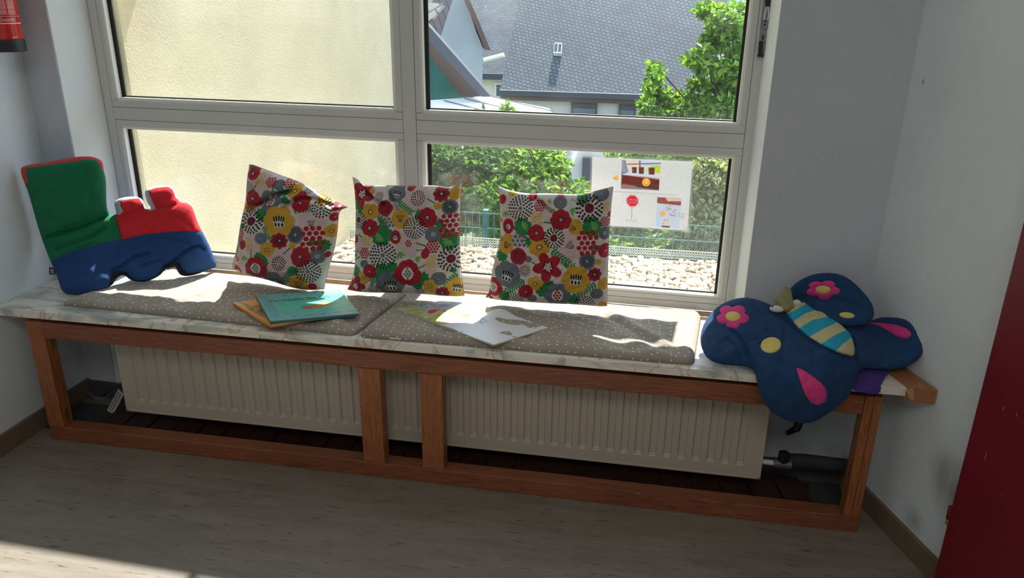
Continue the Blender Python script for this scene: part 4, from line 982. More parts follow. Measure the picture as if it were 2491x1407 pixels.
P3I = [('PS', 960, 680, 150, -.9), ('P', 700, 360, 70), ('P', 260, 420, 80), ('P', 1290, 900, 60), ('P', 440, 900, 90), ('P', 150, 900, 60), ('LY', 450, 500, 90, -.5), ('LY', 1150, 500, 100, -.3), ('LF', 530, 640, 70, 2.6), ('F', 750, 740, 40, 900, 860), ('F', 880, 880, 26, 960, 890), ('L', 230, 800, 55), ('F', 460, 1040, 34, 300, 1150), ('K', 720, 1085, 50), ('L', 660, 1140, 75), ('F', 1190, 1090, 34, 1000, 1190), ('LF', 1210, 690, 80, 1.9), ('LL', 270, 340, 60, 1.5), ('LL', 930, 320, 70, .5), ('LL', 760, 310, 60, 1.6), ('L', 250, 1210, 55), ('W', 670, 450, 16, 750, 460), ('W', 540, 850, 12, 600, 890), ('L', 960, 1250, 60), ('L', 1060, 200, 60), ('LL', 820, 290, 40), ('LL', 700, 240, 44),
       ('GF', 290, 985, 132, .3), ('GD', 1105, 848, 84), ('G', 1285, 570, 66), ('GB', 800, 1200, 128), ('GC', 395, 640, 76), ('GP', 510, 820, 34), ('GP', 1200, 1190, 66), ('GP', 830, 250, 70), ('GP', 1250, 170, 80), ('GP', 540, 1235, 50),
       ('Y', 620, 700, 100, .3), ('YS', 985, 495, 82, -1.2), ('YC', 590, 420, 64), ('YF', 990, 1030, 138, .1), ('Y', 575, 1070, 74), ('YS', 270, 690, 90, .4), ('YP', 290, 610, 50), ('Y', 1270, 1090, 60), ('YP', 1215, 860, 34), ('YP', 330, 160, 40), ('YC', 1300, 300, 40), ('YP', 1260, 1330, 50),
       ('R', 838, 425, 104), ('R', 590, 560, 84), ('RE', 297, 495, 68, -1.3), ('RD', 405, 795, 84), ('RF', 705, 905, 146, .5), ('RS', 1180, 985, 66), ('RP', 478, 1158, 74), ('RW', 140, 1130, 96), ('T', 232, 225, 52), ('RP', 545, 195, 44), ('RC', 620, 285, 60), ('RB', 1110, 660, 100), ('RP', 1290, 750, 74), ('RC', 1285, 450, 54), ('RF', 80, 1250, 50), ('RC', 830, 195, 36), ('T', 1335, 380, 30), ('RC', 210, 440, 24),
       ('D', 425, 310, 128), ('DR', 1128, 310, 142), ('DR', 765, 610, 110), ('S', 472, 938, 66), ('D', 340, 1270, 110), ('D', 1070, 1310, 110), ('DY', 210, 630, 30)]
def coons(T_, Rr, B, L, u, v):
    """sides as polylines: T left>right, B left>right, L top>bottom, R top>bottom; sampled by arc length"""
    def smp(P, t):
        P = np.array(P, float); s_ = np.concatenate([[0], np.cumsum(np.hypot(*np.diff(P, axis=0).T))]); s_ /= s_[-1]
        return np.stack([np.interp(t, s_, P[:, 0]), np.interp(t, s_, P[:, 1])], -1)
    a = smp(T_, u); b = smp(B, u); c = smp(L, v); d = smp(Rr, v); U = u[:, None]; V = v[:, None]
    P00, P10, P01, P11 = [np.array(p, float) for p in (T_[0], T_[-1], B[0], B[-1])]
    return a * (1 - V) + b * V + c * (1 - U) + d * U - (P00 * (1 - U) * (1 - V) + P10 * U * (1 - V) + P01 * (1 - U) * V + P11 * U * V)
def soft(P, n=2):
    P = [tuple(map(float, p)) for p in P]
    for _ in range(n):
        Q = [P[0]]
        for a, b in zip(P[:-1], P[1:]): Q += [(a[0] * .75 + b[0] * .25, a[1] * .75 + b[1] * .25), (a[0] * .25 + b[0] * .75, a[1] * .25 + b[1] * .75)]
        Q.append(P[-1]); P = Q
    return P
fabric = vcol_mat('printed cotton', .8, .12, 900, .1, .12)
piping = plain('pillow seam thread', (150, 140, 130), .8)
def pillow(name, sc_, ox, oy, T_, Rr, B, L, corners_y, Tf, Tb, items, folds, label, N1=320, N2=120):
    conv = lambda P: [(ox + p[0] / sc_, oy + p[1] / sc_) for p in P]
    sides = [conv(soft(P)) for P in (T_, Rr, B, L)]
    (yTL, yTR, yBL, yBR) = corners_y
    cv = pattern(items)
    loc = at(*conv([B[len(B) // 2]])[0], z=ZT + .02)
    Vs = []; Fs = []; Cs = []
    for side, N in ((1, N1), (-1, N2)):
        g_ = np.linspace(0, 1, N + 1); U, W_ = np.meshgrid(g_, g_); U = U.ravel(); W_ = W_.ravel()
        P = coons(*sides, U, W_)
        yy = (yTL * (1 - U) + yTR * U) * (1 - W_) + (yBL * (1 - U) + yBR * U) * W_
        r_ = rays(P[:, 0], P[:, 1]); base = np.array(CAM)[None] + r_ * (yy / r_[:, 1])[:, None]
        e = np.minimum(np.minimum(U, 1 - U), np.minimum(W_, 1 - W_))
        su = np.sqrt(np.clip(1 - np.clip(1 - np.minimum(U, 1 - U) / .30, 0, 1) ** 2, 0, 1)); sv = np.sqrt(np.clip(1 - np.clip(1 - np.where(W_ < .5, W_ / .13, (1 - W_) / .30), 0, 1) ** 2, 0, 1))
        h = (Tf if side == 1 else Tb) * su * sv * (1 + .25 * np.clip(W_, 0, 1) * (side == 1))
        cxp = (P[:, 0] - ox) * sc_; cyp = (P[:, 1] - oy) * sc_
        if side == 1:
            for path, w_, dep in folds:
                sd_ = segdist(cxp, cyp, path, False); h = h - dep * np.exp(-(sd_ / w_) ** 2) * np.clip(e * 12, 0, 1)
            wr = np.array([noise.noise(Vector((a / 150, b / 110, 1))) * .010 + noise.noise(Vector((a / 60 + b / 90, b / 50, 4))) * .0045 for a, b in zip(cxp, cyp)])
            # small gathers running in from the seams
            wr2 = np.array([noise.noise(Vector((a * 22, 0, 2 + b * 2))) for a, b in zip(np.where(np.minimum(W_, 1 - W_) < np.minimum(U, 1 - U), U, W_), e)]) * .004 * np.exp(-e / .07)
            h = h + (wr + wr2) * np.clip(e * 10, 0, 1)
        h = np.maximum(h, .0004)
        n_ = np.array([0.06, -1, .12]) if side == 1 else np.array([-.06, 1, .0]); n_ = n_ / np.linalg.norm(n_)
        V = base + n_[None] * h[:, None]
        # sagging seam: edges stay flat, keep above mat
        V[:, 2] = np.maximum(V[:, 2], ZT + .021)
        if side == 1: C = cv.sample(cxp, cyp)
        else: C = cv.sample(1300 - cxp, cyp)
        k = sum(len(a) for a in Vs); W1 = N + 1
        I, J = np.meshgrid(np.arange(N), np.arange(N)); b0 = (J * W1 + I).ravel() + k
        q4 = np.stack([b0, b0 + W1, b0 + W1 + 1, b0 + 1], 1) if side == 1 else np.stack([b0, b0 + 1, b0 + W1 + 1, b0 + W1], 1)
        Vs.append(V); Fs.append(q4); Cs.append(C)
    V = np.vstack(Vs); F = np.vstack(Fs); C = np.vstack(Cs)
    o = thing(name, loc, label, 'pillow', 'flower print pillows in a row by the window')
    mesh('cover', V, F.tolist(), fabric, o, True, colors=C)
    # seam piping around the border
    t_ = np.linspace(0, 1, 60); z0_ = np.zeros(60); o1 = np.ones(60)
    path = []
    for uu, vv in ((t_, z0_), (o1, t_), (t_[::-1], o1), (z0_, t_[::-1])):
        P = coons(*sides, uu, vv); yy = (yTL * (1 - uu) + yTR * uu) * (1 - vv) + (yBL * (1 - uu) + yBR * uu) * vv
        r_ = rays(P[:, 0], P[:, 1]); q_ = np.array(CAM)[None] + r_ * (yy / r_[:, 1])[:, None]; q_[:, 2] = np.maximum(q_[:, 2], ZT + .022); path += [Vector(a) for a in q_[:-1]]
    path.append(path[0]); MB().tube(path, .0011, 6, False).make('seam', piping, o, True)
    return o
pillow('flower_pillow', 3.908, 540, 380,
       [(262, 80), (300, 85), (350, 105), (520, 170), (760, 255), (880, 330), (1060, 420), (1195, 485)], [(1195, 485), (1110, 515), (1103, 640), (1085, 800), (1050, 960), (1000, 1100), (970, 1265)],
       [(100, 1070), (230, 1125), (450, 1175), (640, 1240), (800, 1275), (970, 1265)], [(262, 80), (240, 250), (235, 430), (200, 560), (175, 700), (150, 880), (105, 1000), (100, 1070)],
       (2.262, 2.245, 2.232, 2.150), .048, .03, P1I, [([(250, 500), (400, 445), (560, 355), (680, 325)], 22, .034), ([(640, 445), (800, 388), (900, 392), (1060, 455)], 20, .026), ([(700, 300), (900, 370), (1050, 440)], 30, .008)],
       'leftmost of the three flower print pillows, slumped with a folded top')
pillow('flower_pillow', 4.137, 830, 400,
       [(118, 130), (190, 170), (245, 215), (330, 212), (520, 215), (660, 222), (800, 215), (960, 215), (1080, 240), (1150, 215), (1222, 175)], [(1222, 175), (1203, 260), (1192, 500), (1190, 800), (1200, 1000), (1215, 1150), (1240, 1320)],
       [(65, 1260), (200, 1285), (400, 1290), (600, 1290), (800, 1300), (1000, 1320), (1150, 1328), (1240, 1320)], [(118, 130), (148, 330), (150, 600), (142, 800), (142, 1000), (125, 1130), (65, 1260)],
       (2.262, 2.254, 2.170, 2.170), .045, .026, P2I, [([(190, 175), (330, 320), (470, 385)], 18, .022), ([(480, 230), (560, 340), (600, 430)], 16, .018), ([(800, 200), (800, 280)], 24, .008)],
       'middle flower print pillow in front of the window mullion')
pillow('flower_pillow', 4.263, 1170, 430,
       [(175, 100), (300, 148), (480, 178), (640, 175), (780, 178), (950, 186), (1060, 186), (1200, 148), (1370, 105)], [(1370, 105), (1352, 260), (1340, 400), (1327, 600), (1320, 800), (1313, 1000), (1310, 1200), (1305, 1340)],
       [(50, 1250), (180, 1278), (400, 1292), (700, 1312), (1000, 1322), (1230, 1345), (1305, 1340)], [(175, 100), (200, 270), (197, 480), (214, 580), (190, 700), (150, 850), (112, 1000), (98, 1180), (50, 1250)],
       (2.254, 2.244, 2.165, 2.165), .045, .026, P3I, [([(540, 185), (640, 265), (730, 340)], 18, .022), ([(960, 235), (1060, 285), (1180, 210)], 20, .018), ([(350, 200), (520, 250), (640, 240)], 40, .008), ([(350, 690), (480, 640), (560, 610)], 16, .004)],
       'rightmost flower print pillow, standing beside the STOP poster')

# ------------------------------------------------------------------ text helper
def text_geo(txt, size, shear=0.0):
    cu = bpy.data.curves.new('t', 'FONT'); cu.body = txt; cu.size = size; cu.shear = shear; cu.resolution_u = 3; cu.align_x = 'CENTER'; cu.align_y = 'CENTER'
    o = bpy.data.objects.new('t', cu); COL.objects.link(o); dg = bpy.context.evaluated_depsgraph_get(); me = bpy.data.meshes.new_from_object(o.evaluated_get(dg))
    V = [v.co.copy() for v in me.vertices]; F = [list(p.vertices) for p in me.polygons]
    bpy.data.objects.remove(o); bpy.data.curves.remove(cu); bpy.data.meshes.remove(me); return V, F

# ------------------------------------------------------------------ poster
def poster_uv(x, y):
    L = 140 - .052 * (y - 80); Rr = 1795 - .082 * (y - 125); T_ = 80 + .027 * (x - 140); B = 1230 + .036 * (x - 100)
    return (x - L) / (Rr - L), (y - T_) / (B - T_)
PWc, PHc = 1100, 790
pc = Canvas(PWc, PHc, (222, 222, 222))
def Q(x, y): u, v = poster_uv(x, y); return (u * PWc, v * PHc)
def QL(L): return [Q(*p) for p in L]
nzr = rng.random((PHc // 6 + 2, PWc // 6 + 2)); nz_ = np.kron(nzr, np.ones((6, 6)))[:PHc, :PWc]; pc.a -= (nz_ * 14)[..., None]
pc.poly(QL([(638, 120), (1272, 155), (1240, 615), (612, 598)]), (120, 60, 50))
pc.poly(QL([(640, 120), (1272, 155), (1262, 420), (635, 345)]), (226, 206, 196))
pc.poly(QL([(940, 135), (1272, 155), (1268, 215), (940, 200)]), (180, 208, 232)); pc.poly(QL([(1110, 210), (1268, 200), (1262, 330), (1180, 320)]), (190, 206, 60)); pc.poly(QL([(1005, 235), (1075, 235), (1070, 320), (1000, 320)]), (196, 220, 170))
pc.poly(QL([(640, 120), (690, 122), (730, 300), (635, 330)]), (140, 158, 180)); pc.line(QL([(688, 125), (730, 310)]), 5, (50, 50, 60)); pc.line(QL([(665, 125), (705, 310)]), 3, (90, 90, 110))
pc.poly(QL([(640, 330), (770, 310), (1258, 350), (1256, 415), (640, 358)]), (206, 214, 226)); pc.poly(QL([(640, 325), (760, 310), (690, 340), (640, 350)]), (60, 120, 200))
pc.line(QL([(725, 190), (1270, 165)]), 11, (132, 100, 100)); pc.line(QL([(932, 130), (932, 230)]), 14, (120, 96, 100))
for x, y, w_, h_ in ((840, 285, 40, 50), (955, 290, 44, 56), (1125, 295, 52, 58)):
    pc.poly(QL([(x - w_, y - h_), (x + w_, y - h_), (x + w_ * .9, y + h_), (x - w_ * .9, y + h_)]), (106, 58, 58))
    for i in range(14): pc.ell(*Q(x + random.uniform(-.8, .8) * w_, y + random.uniform(-.8, .8) * h_), 3, 3, random.choice([(190, 150, 150), (60, 30, 34), (140, 40, 50)]))
pc.line(QL([(640, 362), (1255, 430)]), 5, (226, 206, 196)); pc.poly(QL([(650, 385), (1245, 450), (1240, 520), (640, 500)]), (104, 40, 36))
for i in range(26): pc.line([Q(665 + i * 22, 400 + i * 2.4), Q(660 + i * 22, 480 + i * 1.6)], 1.6, (176, 110, 100))
pc.poly(QL([(625, 520), (1240, 590), (1240, 615), (612, 598)]), (150, 120, 116)); pc.poly(QL([(700, 500), (1240, 540), (1240, 610), (900, 570)]), (92, 62, 60))
pc.ell(*Q(1032, 485), 46, 46, (248, 168, 60)); pc.ell(*Q(1032, 480), 38, 38, (255, 196, 84))
for s_ in (-1, 1): pc.line([Q(1032 + s_ * 50, 470), Q(1032 + s_ * 34, 460), Q(1032 + s_ * 18, 470)], 4, (120, 70, 30))
pc.line([Q(990, 495), Q(1010, 518), Q(1032, 525), Q(1056, 518), Q(1076, 495)], 5, (150, 80, 30))
# thumbs up
pc.poly(QL([(508, 395), (530, 390), (545, 362), (556, 366), (552, 392), (572, 396), (570, 446), (512, 448)]), (246, 176, 60)); pc.line(QL([(510, 396), (512, 448), (570, 446)]), 2.5, (150, 96, 30)); pc.poly(QL([(484, 400), (500, 400), (502, 444), (486, 444)]), (230, 150, 50))
for a, b in (((476, 345), (488, 356)), ((500, 328), (506, 342)), ((534, 324), (536, 338)), ((566, 330), (558, 344)), ((586, 350), (574, 358))): pc.line(QL([a, b]), 2, (90, 90, 90))
pc.line(QL([(480, 648), (1552, 686)]), 2.5, (110, 110, 112))
# stop sign
oc = [(800 + 112 * math.cos(math.pi / 8 + i * math.pi / 4) * 1.0, 803 + 112 * math.sin(math.pi / 8 + i * math.pi / 4)) for i in range(8)]
oc1 = [(800 + (x - 800) * 1.0, y) for x, y in oc]; oc2 = [(800 + (x - 800) * .94, 803 + (y - 803) * .94) for x, y in oc]; oc3 = [(800 + (x - 800) * .88, 803 + (y - 803) * .88) for x, y in oc]
pc.line(QL([(790, 915), (780, 1120)]), 11, (150, 152, 156)); pc.line(QL([(787, 915), (777, 1120)]), 4, (200, 202, 206))
pc.ell(*Q(776, 1138), 68, 11, (170, 172, 174)); pc.ell(*Q(776, 1134), 56, 6, (220, 222, 222))
pc.poly(QL(oc1), (206, 60, 70)); pc.poly(QL(oc2), (240, 236, 236)); pc.poly(QL(oc3), (214, 38, 58))
# second photo
pc.poly(QL([(1212, 728), (1604, 740), (1565, 1252), (1180, 1238)]), (196, 206, 222)); pc.poly(QL([(1212, 728), (1604, 740), (1598, 862), (1208, 830)]), (150, 86, 80)); pc.poly(QL([(1350, 735), (1604, 742), (1600, 790), (1380, 792)]), (214, 190, 184)); pc.line(QL([(1320, 735), (1360, 800)]), 5, (190, 90, 70))
pc.poly(QL([(1185, 1000), (1300, 1010), (1290, 1240), (1180, 1236)]), (186, 206, 228))
for pts in ([(1330, 880), (1410, 840), (1440, 900), (1365, 945)], [(1420, 920), (1530, 925), (1525, 1010), (1410, 1020)], [(1285, 1080), (1415, 1070), (1405, 1210), (1275, 1205)]):
    pc.poly(QL(pts), (216, 206, 210)); cx = sum(p[0] for p in pts) / 4; cy = sum(p[1] for p in pts) / 4
    for i in range(26): pc.ell(*Q(cx + random.uniform(-46, 46), cy + random.uniform(-46, 46)), 3.2, 2.6, random.choice([(120, 60, 64), (60, 60, 70), (150, 160, 150), (90, 30, 36)]))
pc.line(QL([(1365, 945), (1430, 912)]), 5, (120, 60, 52)); pc.line(QL([(1410, 1020), (1505, 1042)]), 6, (116, 56, 50)); pc.poly(QL([(1280, 1212), (1410, 1214), (1408, 1245), (1280, 1240)]), (120, 80, 74))
pc.ell(*Q(1296, 1002), 29, 29, (244, 160, 60)); pc.ell(*Q(1296, 1000), 24, 24, (252, 190, 84)); pc.line(QL([(1278, 1020), (1296, 1010), (1316, 1020)]), 3, (150, 80, 30)); pc.ell(*Q(1284, 994), 3, 3, (110, 60, 30)); pc.ell(*Q(1308, 994), 3, 3, (110, 60, 30))
pc.line(QL([(1572, 1010), (1600, 1000), (1640, 1008), (1645, 1050), (1615, 1088), (1606, 1060), (1575, 1050), (1572, 1010)]), 2.5, (70, 70, 76)); pc.line(QL([(1604, 1020), (1600, 1062)]), 2, (70, 70, 76))
poster = thing('poster', WP(Vector((-.02, .02, .72))), 'laminated white sheet with STOP sign and pillow photos taped to the glass', 'poster')
n1, n2 = 440, 316; U, W_ = np.meshgrid(np.linspace(0, 1, n1 + 1), np.linspace(0, 1, n2 + 1)); U = U.ravel(); W_ = W_.ravel()
TL, TR, BRR = at(1441, 382, y=YW + .0325, k=KW), at(1685, 393, y=YW + .0325, k=KW), at(1672, 561, y=YW + .0325, k=KW); BLL = TL + (BRR - TR) + Vector((0, 0, 0))
PP = np.array(TL)[None] * ((1 - U) * (1 - W_))[:, None] + np.array(TR)[None] * (U * (1 - W_))[:, None] + np.array(BLL)[None] * ((1 - U) * W_)[:, None] + np.array(BRR)[None] * (U * W_)[:, None]
PP[:, 1] -= .0006 + .0012 * np.sin(U * 9) * np.sin(W_ * 5) ** 2
C = pc.sample(U * (PWc - 1), W_ * (PHc - 1)); W1 = n1 + 1; I, J = np.meshgrid(np.arange(n1), np.arange(n2)); b0 = (J * W1 + I).ravel()
mesh('paper', PP, np.stack([b0, b0 + W1, b0 + W1 + 1, b0 + 1], 1).tolist(), vcol_mat('printed paper', .35, 0, translucent=.20), poster, colors=C)
# clear laminate rim
t = NT('clear laminate'); t.col((.9, .9, .9)); t.rough(.1); t.b.inputs['Alpha'].default_value = .35; lam = t.m
def rim(e):
    x_ = (TR - TL).normalized() * e; z_ = (TL - BLL).normalized() * e
    return [TL - x_ + z_, TR + x_ + z_, BRR + x_ - z_, BLL - x_ - z_]
a4 = rim(.006); b4 = rim(.0003); q = MB(); V = [p + Vector((0, -.0004, 0)) for p in a4 + b4]; q.add(V, [(0, 1, 5, 4), (1, 2, 6, 5), (2, 3, 7, 6), (3, 0, 4, 7)]); q.make('laminate_edge', lam, poster)
u_ = (BRR - BLL).normalized(); q = MB(); c0 = BRR + Vector((-.004, -.0015, .004)); dv = Vector((.7, 0, -.7)); 
q.add([c0 + Vector((-.012, 0, -.004)), c0 + Vector((.004, 0, .010)), c0 + Vector((.020, 0, -.006)), c0 + Vector((.004, 0, -.020))], [(0, 1, 2, 3)]); q.make('sticky_tape', lam, poster)
tv, tf = text_geo('STOP', .0235); sc0 = at(1420 + 798 / 6.7, 370 + 806 / 6.7, y=YW + .0325, k=KW)
tv = [sc0 + Vector((v.x * .46, KW * v.x * .46 - .0030, v.y * .92)) for v in tv]; mesh('stop_lettering', tv, tf, plain('white print', (238, 238, 238), .5), poster)

# ------------------------------------------------------------------ books
def slab_book(name, P, th, cover, canvas, label, edge=(232, 226, 214), N=(220, 160), spine=0):
    """P: 4 world corners (TL, TR, BR, BL) at cover height; th thickness downward"""
    P = [Vector(p) for p in P]; o = thing(name, (sum(p.x for p in P) / 4, sum(p.y for p in P) / 4, P[0].z - th), label, 'book')
    U, W_ = np.meshgrid(np.linspace(0, 1, N[0] + 1), np.linspace(0, 1, N[1] + 1)); U = U.ravel(); W_ = W_.ravel()
    A = [np.array(p)[None] for p in P]; X = A[0] * ((1 - U) * (1 - W_))[:, None] + A[1] * (U * (1 - W_))[:, None] + A[2] * (U * W_)[:, None] + A[3] * ((1 - U) * W_)[:, None]
    C = canvas.sample(U * (canvas.w - 1), W_ * (canvas.h - 1)); W1 = N[0] + 1; I, J = np.meshgrid(np.arange(N[0]), np.arange(N[1])); b0 = (J * W1 + I).ravel()
    F = np.stack([b0, b0 + W1, b0 + W1 + 1, b0 + 1], 1).tolist()
    # cover thickness
    k = len(X); rimi = [0, N[0], (N[1] + 1) * W1 - 1, N[1] * W1]; X = np.vstack([X, X[rimi] - np.array([0, 0, .0022])]); C = np.vstack([C, C[rimi] * .8])
    F += [[rimi[i], k + i, k + (i + 1) % 4, rimi[(i + 1) % 4]][::-1] for i in range(4)] + [[k, k + 1, k + 2, k + 3][::-1]]
    mesh('front_cover', X, F, vcol_mat(name + ' cover print', .3, 0), o, colors=C)
    ctr = sum(P, Vector()) / 4
    q = MB(); ins = [p + (ctr - p) * .018 for p in P]; q.add([p - Vector((0, 0, .0023)) for p in ins] + [p - Vector((0, 0, th - .0022)) for p in ins], [(3, 2, 1, 0), (4, 5, 6, 7), (0, 1, 5, 4), (1, 2, 6, 5), (2, 3, 7, 6), (3, 0, 4, 7)]); q.make('pages', plain(name + ' pages', edge, .8), o)
    q = MB(); q.add([p - Vector((0, 0, th - .002)) for p in P] + [p - Vector((0, 0, th)) for p in P], [(3, 2, 1, 0), (4, 5, 6, 7), (0, 1, 5, 4), (1, 2, 6, 5), (2, 3, 7, 6), (3, 0, 4, 7)]); q.make('back_cover', cover, o)
    a, b = P[0], P[3]; d = (P[1] - P[0]).normalized() * .002
    q = MB(); q.add([a - d, b - d, b - d - Vector((0, 0, th)), a - d - Vector((0, 0, th)), a, b, b - Vector((0, 0, th)), a - Vector((0, 0, th))], [(0, 1, 2, 3), (7, 6, 5, 4), (0, 4, 5, 1), (1, 5, 6, 2), (2, 6, 7, 3), (3, 7, 4, 0)]); q.make('spine', cover, o)
    return o
ZM = ZT + .027
def bpt(x, y, z): return at(560 + x / 7.326, 690 + y / 7.326, z=z)
def quad4(TL_, TR_, BL_): return [TL_, TR_, TR_ + BL_ - TL_, BL_]
c = Canvas(700, 520, (178, 130, 70))
for i in range(160):
    x, y = random.uniform(0, 700), random.uniform(0, 520); c.ell(x, y, random.uniform(20, 70), random.uniform(12, 40), random.choice([(196, 150, 80), (150, 120, 60), (120, 104, 50), (206, 120, 70), (170, 96, 80), (214, 176, 96), (96, 90, 46)]), random.uniform(0, 3), .6)
c.line([(0, 8), (700, 8)], 14, (214, 120, 60)); c.line([(10, 0), (10, 520)], 22, (226, 140, 60)); c.poly([(60, 0), (330, 0), (300, 90), (70, 120)], (236, 160, 96)); c.ell(150, 230, 70, 40, (60, 52, 40)); c.ell(170, 240, 30, 14, (210, 200, 190))
zz = ZM + .007
g1_, g2_, g3_ = bpt(60, 345, zz), bpt(725, 735, zz), bpt(2345, 470, zz)
TLg = g1_; BLg = g2_; w_dir = (g3_ - g2_); TRg = TLg + w_dir * .97
slab_book('picture_book', [TLg, TRg, BLg + w_dir * .97, BLg], .009, plain('orange cover', (206, 140, 62), .4), c, 'orange and brown picture book lying under the teal book', (224, 190, 120))
c = Canvas(900, 660, (120, 176, 178))
c.poly([(150, 110), (900, 110), (900, 540), (150, 540)], (96, 186, 164)); 
for i in range(120):
    x, y = random.uniform(150, 900), random.uniform(110, 540); c.ell(x, y, random.uniform(20, 60), random.uniform(6, 20), random.choice([(110, 196, 174), (84, 172, 150), (124, 206, 186)]), random.uniform(-.3, .3), .5)
for i in range(9):
    y0_ = 30 + i * 66
    for k in range(4): c.line([(20 + random.uniform(0, 30), y0_ + k * 12), (60 + random.uniform(0, 30), y0_ + k * 12 + random.uniform(-8, 8)), (120, y0_ + k * 10)], 3, (44, 84, 96))
for x in range(200, 880, 150):
    for k in range(5): c.line([(x + random.uniform(0, 60), 590 + random.uniform(-20, 20)), (x + random.uniform(30, 100), 590 + random.uniform(-20, 20))], 4, random.choice([(50, 90, 120), (190, 130, 90), (60, 110, 110)]))
for x in range(250, 860, 200):
    for k in range(5): c.line([(x + random.uniform(0, 60), 50 + random.uniform(-20, 20)), (x + random.uniform(30, 100), 50 + random.uniform(-20, 20))], 4, (50, 90, 110))
c.ell(520, 400, 150, 44, (190, 128, 84), -.12); c.ell(600, 350, 80, 40, (214, 150, 104), -.3); c.ell(660, 320, 34, 22, (214, 146, 98)); c.line([(680, 310), (610, 240), (480, 205)], 4, (180, 150, 100)); c.ell(430, 420, 60, 26, (170, 112, 76))
for k in range(8): c.line([(230 + random.uniform(0, 500), 380 + random.uniform(-60, 120)), (270 + random.uniform(0, 500), 384 + random.uniform(-60, 120))], 3, (44, 110, 96))
zz = ZM + .017
A_ = bpt(462, 215, zz); B_ = bpt(722, 668, zz); C_ = bpt(2300, 530, zz); Dd = bpt(1960, 108, zz)
teal_book = slab_book('picture_book', [A_, Dd, C_, B_], .0095, plain('teal cover', (62, 122, 124), .35), c, 'teal picture book with handwritten title, on top of the orange book', (80, 120, 122))
tv, tf = text_geo('Du schaffst das, Olli', .030, .25)
ex = (Dd - A_).normalized(); ey = (A_ - B_).normalized(); cc = A_ + (Dd - A_) * .46 + (B_ - A_) * .27
mesh('cover_title', [cc + ex * v.x * .74 + ey * v.y * 1.0 + Vector((0, 0, .0004 + .000 * v.x)) for v in tv], tf, plain('title ink', (40, 70, 74), .5), teal_book)

# open book
def op(x, y, z): return at(940 + x / 5.931, 700 + y / 5.931, z=z)
ob = thing('open_picture_book', op(1000, 500, ZT + .022), 'open picture book with a green painted left page and white right page', 'book')
lc = Canvas(600, 460, (176, 186, 190))
for i in range(260):
    x, y = random.uniform(0, 600), random.uniform(0, 460); t_ = y / 460
    colr = random.choice([(196, 190, 90), (170, 176, 96), (150, 150, 80), (206, 204, 140)]) if (t_ > .45 or x < 160) else random.choice([(150, 160, 190), (190, 196, 206), (120, 130, 150), (206, 210, 214)])
    c_ = lc.ell(x, y, random.uniform(16, 60), random.uniform(8, 26), colr, random.uniform(-.8, .8), .55)
lc.ell(190, 190, 66, 24, (206, 70, 44), -.2); lc.ell(150, 215, 40, 18, (190, 60, 40)); lc.ell(250, 170, 30, 12, (226, 190, 170))
for k in range(40): x, y = random.uniform(60, 330), random.uniform(20, 190); lc.line([(x, y), (x + random.uniform(10, 40), y + random.uniform(-14, 14))], 2.5, random.choice([(70, 66, 60), (96, 84, 60), (60, 70, 110)]))
for k in range(26): x, y = random.uniform(330, 470), random.uniform(200, 300); lc.line([(x, y), (x + random.uniform(-20, 20), y + random.uniform(-14, 14))], 3, (50, 54, 60))
for k in range(40): x, y = random.uniform(380, 590), random.uniform(20, 200); lc.line([(x, y), (x + random.uniform(10, 30), y + random.uniform(-24, 4))], 2, (130, 150, 176))
rc = Canvas(600, 460, (226, 226, 230))
for k in range(30): x, y = random.uniform(250, 330), random.uniform(70, 150); rc.line([(x, y), (x + random.uniform(-18, 18), y + random.uniform(-14, 14))], 4, random.choice([(70, 70, 76), (110, 110, 120), (150, 150, 160)]))
for k in range(12): x, y = random.uniform(200, 300), random.uniform(320, 390); rc.line([(x, y), (x + random.uniform(-24, 24), y + random.uniform(-14, 14))], 2.5, (214, 176, 190))
for k in range(12): x, y = random.uniform(420, 500), random.uniform(190, 250); rc.line([(x, y), (x + random.uniform(-20, 20), y + random.uniform(-10, 10))], 2, (206, 206, 206))
zb_ = ZT + .0255
def page(name, FLp, BLp, FRp, BRp, lift, cvs, mt, thick, flipu=False):
    """pages as a curved sheet block; FL front-left px etc. lift(u) extra height"""
    Pq = [op(*p, zb_) for p in (BLp, BRp, FRp, FLp)]; N = (120, 90)
    U, W_ = np.meshgrid(np.linspace(0, 1, N[0] + 1), np.linspace(0, 1, N[1] + 1)); U = U.ravel(); W_ = W_.ravel(); A = [np.array(p)[None] for p in Pq]
    X = A[0] * ((1 - U) * (1 - W_))[:, None] + A[1] * (U * (1 - W_))[:, None] + A[2] * (U * W_)[:, None] + A[3] * ((1 - U) * W_)[:, None]
    X[:, 2] += lift(U, W_); C = cvs.sample(U * (cvs.w - 1), W_ * (cvs.h - 1)); W1 = N[0] + 1; I, J = np.meshgrid(np.arange(N[0]), np.arange(N[1])); b0 = (J * W1 + I).ravel()
    F = np.stack([b0, b0 + W1, b0 + W1 + 1, b0 + 1], 1).tolist(); mesh(name, X, F, mt, ob, True, colors=C)
    # page block below
    bi = list(range(W1)) + [(j + 1) * W1 - 1 for j in range(1, N[1] + 1)] + [N[1] * W1 + i for i in range(N[0] - 1, -1, -1)] + [j * W1 for j in range(N[1] - 1, 0, -1)]
    R1 = X[bi] - np.array([0, 0, .0002]); R2 = X[bi].copy(); R2[:, 2] = zb_ - thick; n = len(bi); V = np.vstack([R1, R2]); F = [[i, (i + 1) % n, n + (i + 1) % n, n + i] for i in range(n)] + [list(range(n, 2 * n))]
    mesh('page_block', V, F, plain('book page edges', (196, 190, 160), .8), ob)
pm = vcol_mat('book paper print', .4, 0)
page('left_page', (120, 312), (1000, 150), (820, 560), (1610, 345), lambda u, w_: .0035 * np.sin(np.clip(u, 0, 1) * 3.1) + .000 * w_, lc, pm, .004) if False else None
